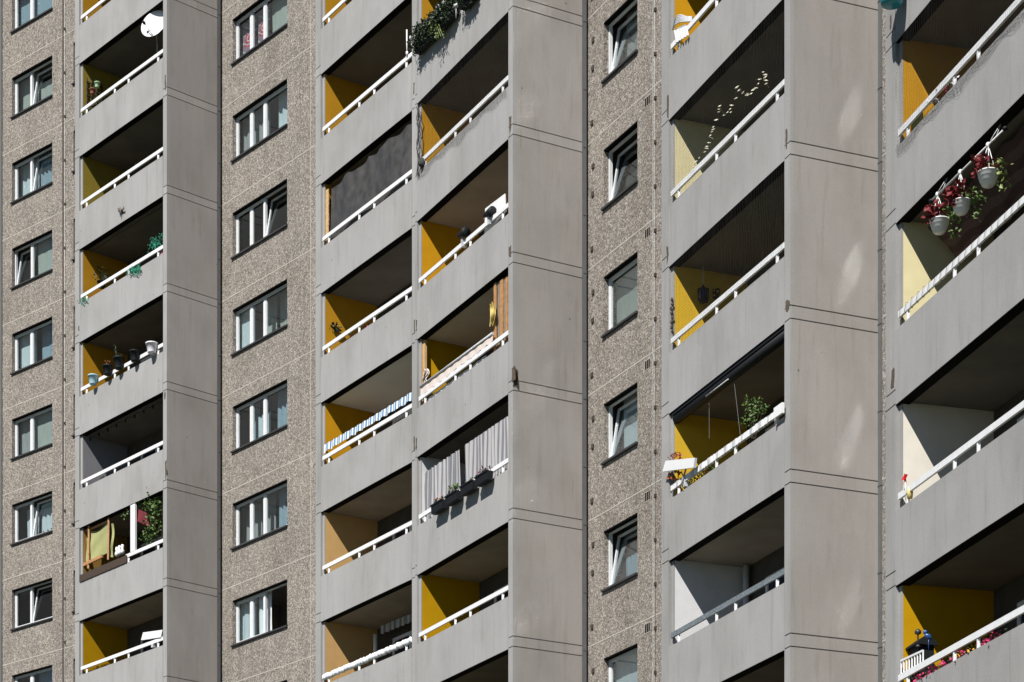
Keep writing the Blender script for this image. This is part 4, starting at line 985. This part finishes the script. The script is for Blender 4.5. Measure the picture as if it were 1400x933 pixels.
# white balcony: downpipe in the corner
mb = MB(); mb.tube([fr.W(.2, 1.5, rz(4) - 1.14), fr.W(.2, 1.5, rz(4) + 1.40)], .06, 12); o = mb.build('downpipe', M['w_white'], BAL[('T3', 4)])

# ------------------------------------------------ fourth bay (T4)
fr = FR['T4']
c = fr.X(1219, 8, -.25); t = thing('plastic_tub', 'round teal plastic tub hanging outside the parapet, cut by the photo top', 'tub', c)
mb = MB(); mb.lathe(c, [(.001, .0), (.12, .0), (.16, .02), (.175, .1), (.19, .4), (.2, .42), (.18, .42), (.165, .1), (.001, .04)], 18); mb.build('tub', M['teal'], t)
mb = MB(); mb.tube([c + Vector((-.19, 0, .41)), c + Vector((0, .1, .75)), c + Vector((.19, 0, .41))], .01, 6); mb.beam(c + Vector((0, .02, .7)), fr.W((Vector(c.xy) - fr.o).dot(fr.u), .02, c.z + .75), .03, .02); mb.build('handle', M['teal'], t)
bird_net(fr, .0, fr.w_ - .03, rz(6) - .24, rz(6) + 1.36, -.022, .055, 'bird net over the topmost amber balcony at right with slack along the parapet', sag=.22)
for x, y, m, lab, sz in ((1253.5, 163, plain('olive_plaque', (.32, .30, .05), .6, .6, 40), 'small olive plaque showing under the netted rail at right', (.2, .1)),):
    a, z = fr.P(x, y, .07); mb = MB(); mb.box(fr, a - sz[0], a + sz[0], .065, .08, z - sz[1], z + sz[1]); tag(mb.build('plaque', m), lab, 'plaque')
for x, y, m, lab in ((1289, 122, 'pinkfl', 'pink blossom under the netted rail at right'), (1277, 135, 'lilac', 'pale blossom left of the pink one under the netted rail'), (1301, 111, 'pvc', 'white blossom highest under the netted rail')):
    mb = MB(); mb.leaves(fr.X(x, y, .08), (.1, .06, .07), 30, .05); tag(mb.build('blossom', M[m]), lab, 'flower')
# hanging baskets
zr = rz(5); pa, pb = fr.X(1273, 275, -.02), fr.X(1374, 176, -.02)
t = thing('hanging_pole', 'white pole with dark end caps carrying three flower baskets', 'pole', (pa + pb) / 2)
mb = MB(); mb.tube([pa, pb], .014, 8); mb.build('pole', M['pvc'], t)
for p in (pa, pb): mb = MB(); mb.ball(p, .04, (1, 1, .8), 8); mb.build('end_cap', M['charcoal'], t)
for u in (.12, .84):
    p = pa.lerp(pb, u); mb = MB(); q = fr.W((Vector(p.xy) - fr.o).dot(fr.u) + .05, .1, zr + 1.42); mb.tube([p + Vector((-.03, 0, 0)), q], .006, 5); mb.tube([p + Vector((.03, 0, 0)), q], .006, 5); mb.build('suspension_wire', M['silver'], t)
GP = 'flower baskets on the white pole'
for x, y, r_, px_, lab, fl, lf in ((1284.5, 309, .135, 1282, 'round white hanging basket with red flowers, lowest of three', 40, 60), (1314.5, 283, .128, 1313, 'round white hanging basket of red flowers in the middle', 70, 70), (1351, 244, .14, 1351, 'round white hanging basket with lime leaves, highest of three', 36, 60)):
    c = fr.X(x, y, -.05); t = thing('hanging_basket', lab, 'hanging basket', c - Vector((0, 0, r_ * .8)), GP)
    mb = MB(); mb.lathe(c, [(.001, -.8 * r_), (.55 * r_, -.8 * r_), (.62 * r_, -.7 * r_), (.66 * r_, -.68 * r_), (.82 * r_, -.3 * r_), (.86 * r_, -.28 * r_), (.95 * r_, .1 * r_), (1.0 * r_, .12 * r_), (1.02 * r_, .5 * r_), (1.08 * r_, .52 * r_), (1.08 * r_, .62 * r_), (.95 * r_, .62 * r_), (.9 * r_, .4 * r_), (.001, .4 * r_)], 20); mb.build('bowl', M['pvc'], t)
    tt = (px_ - 1273) / 101; top = fr.X(px_, 275 - 99 * tt, -.02)
    mb = MB(); mb.ball(top, .035, (1, 1, 1.2), 8)
    for k in range(3): an = k * 2.1 + .4; mb.tube([top, c + Vector((r_ * math.cos(an), r_ * math.sin(an), .55 * r_))], .006, 5)
    mb.build('cord', M['pvc'], t)
    mb = MB(); mb.leaves(c + Vector((.12, -.02, .14)), (.2, .14, .14), lf, .08); mb.leaves(c + Vector((.2, -.02, -.05)), (.12, .1, .16), lf // 3, .07); mb.build('foliage', M['leaf_lime' if fl == 36 else 'leaf'], t)
    mb = MB(); mb.leaves(c + Vector((-.07, -.04, .20)), (.18, .11, .14), fl + 12, .09); mb.leaves(c + Vector((-.13, -.03, .12)), (.1, .08, .12), fl // 2 + 10, .085); mb.build('flowers', M['redfl'], t)
mb = MB()
def drape(u, v):
    p = fr.W(.3 + 4.0 * u, .35 + .5 * v, zr + .78 + .25 * u + .42 * (1 - v) * (1 - .2 * u) - .22 * math.sin(u * math.pi) * v); return p + Vector((0, 0, .035 * math.sin(u * 34 + 3 * v)))
mb.grid(drape, 60, 12, lambda i, j: (j // 2) % 2)
tag(mb.build('awning_cloth', [M['mcloth'], M['mcloth2']]), 'sagging maroon striped awning cloth behind the hanging baskets', 'awning')
mb = MB(); mb.grid(lambda u, v: fr.X(1238 + 26 * u, 328 - 14 * u + (4 + 6 * u) * v + 3 * math.sin(u * 5), .2 + .3 * u), 14, 4); tag(mb.build('cloth', cloth('pink_cloth_end', (.36, .22, .20), .2)), 'dusky pink cloth end trailing from the awning beside the cream wall', 'cloth')
mb = MB(); pts = []
for i in range(21): a = .08 + .2 * i; pts += [fr.W(a, -.026, zr - .11), fr.W(a + .05, -.026, zr + .006), fr.W(a + .09, .03, zr + .012), fr.W(a + .12, .056, zr - .05), fr.W(a + .16, .03, zr - .115)]
mb.tube(pts, .004, 4)
tag(mb.build('cord', M['net']), 'grey cord lashed along the rail below the hanging baskets', 'cord')
# windmill on the white balcony
c = fr.X(1238, 656, -.02); t = thing('toy_windmill', 'small red toy windmill on the rail before the bright white wall', 'windmill', Vector((c.x, c.y, rz(4))))
mb = MB()
for k in range(4):
    an = .5 + k * math.pi / 2; u = fr.u.to_3d(); e = u * math.cos(an) + Vector((0, 0, math.sin(an))); e2 = u * math.cos(an + .9) + Vector((0, 0, math.sin(an + .9)))
    n_ = Vector((-fr.i.x, -fr.i.y, 0)) * .03; mb.face([c, c + e * .10, c + e2 * .085 + n_]); mb.face([c, c + e2 * .085 + n_, c + n_ * .8])
mb.build('vanes', plain('red_foil', (.55, .01, .012), .4), t)
mb = MB(); mb.tube([c, Vector((c.x, c.y, rz(4) - .2))], .006, 5); mb.build('stick', M['pvc'], t)
mb = MB(); mb.lathe(fr.X(1244, 682, .02), [(.001, 0), (.04, 0), (.05, .1), (.03, .16), (.001, .17)], 8); tag(mb.build('figurine', M['ycloth']), 'tiny cream figurine under the rail below the red windmill', 'figurine')
# lowest balcony: little fence, birdhouse, blossoms
zr = rz(3); t = thing('picket_fence', 'little white picket fence panel on the rail before a yellow wall', 'fence', fr.X(1246, 920, .03))
mb = MB(); A0, A1 = fr.X(1232, 904, .02), fr.X(1262, 890, .02)
for i in range(9):
    p = A0.lerp(A1, i / 8); mb.beam(p + Vector((0, 0, -.28)), p + Vector((0, 0, -.02)), .02, .014, up=(0, 1, 0))
mb.build('picket', M['pvc'], t)
mb = MB(); mb.beam(A0 + Vector((0, 0, 0)), A1, .03, .03); mb.beam(A0 + Vector((0, 0, -.25)), A1 + Vector((0, 0, -.25)), .02, .02); mb.build('fence_rail', M['pvc'], t)
t = thing('birdhouse', 'dark roofed little house standing behind the white picket fence', 'birdhouse', fr.X(1260, 905, .3))
mb = MB(); A, z = fr.P(1259, 884, .3); mb.prism_a(fr, [(.12, z - .03), (.12, z), (.3, z + .13), (.48, z), (.48, z - .03)], A - .24, A + .24); mb.build('roof', M['charcoal'], t)
mb = MB(); mb.box(fr, A - .19, A + .19, .17, .43, z - .5, z - .031); mb.build('body', M['charcoal'], t)
c = fr.X(1255, 880, .15); mb = MB(); mb.lathe(c, [(.04, -.05), (.012, 0), (.012, .13), (.05, .15), (.05, .19), (.02, .22), (.001, .22)], 10); tag(mb.build('candle_holder', M['dark']), 'thin dark candle holder on top before the yellow wall', 'candle holder')
mb = MB(); c = fr.X(1269.5, 870, .1); mb.tube([c + Vector((-.06, 0, .02)), c, c + Vector((.05, 0, -.06))], [.03, .04, .01], 8); mb.ball(c + Vector((-.05, 0, .06)), .035); mb.tube([c, c + Vector((0, 0, -.22))], .006, 5)
tag(mb.build('bird_figure', plain('blue_glaze', (.02, .08, .25), .3)), 'small blue bird figure on a stick above the picket fence', 'ornament')
gap_flowers(fr, 3, 1254, 1300, 'box of magenta blossoms under the lowest right rail beside the picket fence', ['pinkfl', 'pinkfl'], 60, .1)
gap_flowers(fr, 3, 1304, 1335, 'box of mixed blossoms in the middle under the lowest right rail', ['pinkfl', 'yelfl'], 50, .1)
gap_flowers(fr, 3, 1345, 1372, 'box of bright pink blossoms at the right under the lowest right rail', ['pinkfl', 'pinkfl'], 50, .1)

# ------------------------------------------------------------------ ground, sky, sun, camera
g = MB(); nG = 24
g.grid(lambda u, v: ((u - .5) * 1600, -500 + 1600 * v, 0), nG, nG, sm=False)
gm, nt, b = new_mat('lawn_and_paving')
v = noise(nt, pos_map(nt, (1, 1, 1)), .06, 4)
nt.links.new(ramp(nt, v, [(.42, (.03, .045, .015)), (.5, (.04, .05, .02)), (.6, (.06, .058, .05))]), b.inputs['Base Color']); b.inputs['Roughness'].default_value = .95
o = g.build('ground', gm, loc=(0, 0, 0)); o['kind'] = 'structure'

EL, SX, SY = 47.0, -.474, -.88
sd = Vector((SX, SY, 0)).normalized() * math.cos(R(EL)) + Vector((0, 0, math.sin(R(EL))))
sun = bpy.data.lights.new('sun', 'SUN'); sun.energy = 5.0; sun.angle = R(.53); sun.color = (1.0, .955, .89)
so = bpy.data.objects.new('sun', sun); so.rotation_euler = sd.to_track_quat('Z', 'Y').to_euler(); so.location = (0, 0, 80); COL.objects.link(so)
wd = bpy.data.worlds.new('World'); S.world = wd; wd.use_nodes = True
nt = wd.node_tree; bg = nt.nodes['Background']; sk = nt.nodes.new('ShaderNodeTexSky'); sk.sky_type = 'NISHITA'; sk.sun_disc = False
sk.sun_elevation = R(EL); sk.sun_rotation = math.atan2(SX, SY) % (2 * math.pi); sk.air_density = .45; sk.dust_density = .0
nt.links.new(sk.outputs[0], bg.inputs[0]); bg.inputs[1].default_value = .05
cam = bpy.data.cameras.new('camera'); co = bpy.data.objects.new('camera', cam); COL.objects.link(co); S.camera = co
co.location = (0, 0, EYE); co.rotation_euler = (R(90), 0, 0)
cam.sensor_fit = 'HORIZONTAL'; cam.sensor_width = 36; cam.lens = 36 * F_PX / 1400; cam.shift_y = (HOR - 466.5) / 1400; cam.clip_end = 3000; cam.clip_start = .1
S.render.engine = 'CYCLES'; S.render.resolution_x, S.render.resolution_y = 1024, 682
S.cycles.sample_clamp_indirect = 0; S.cycles.blur_glossy = 0; S.cycles.max_bounces = 8; S.cycles.transparent_max_bounces = 12
S.view_settings.view_transform = 'Standard'; S.view_settings.look = 'None'; S.view_settings.exposure = 0.65; S.view_settings.gamma = 1.0
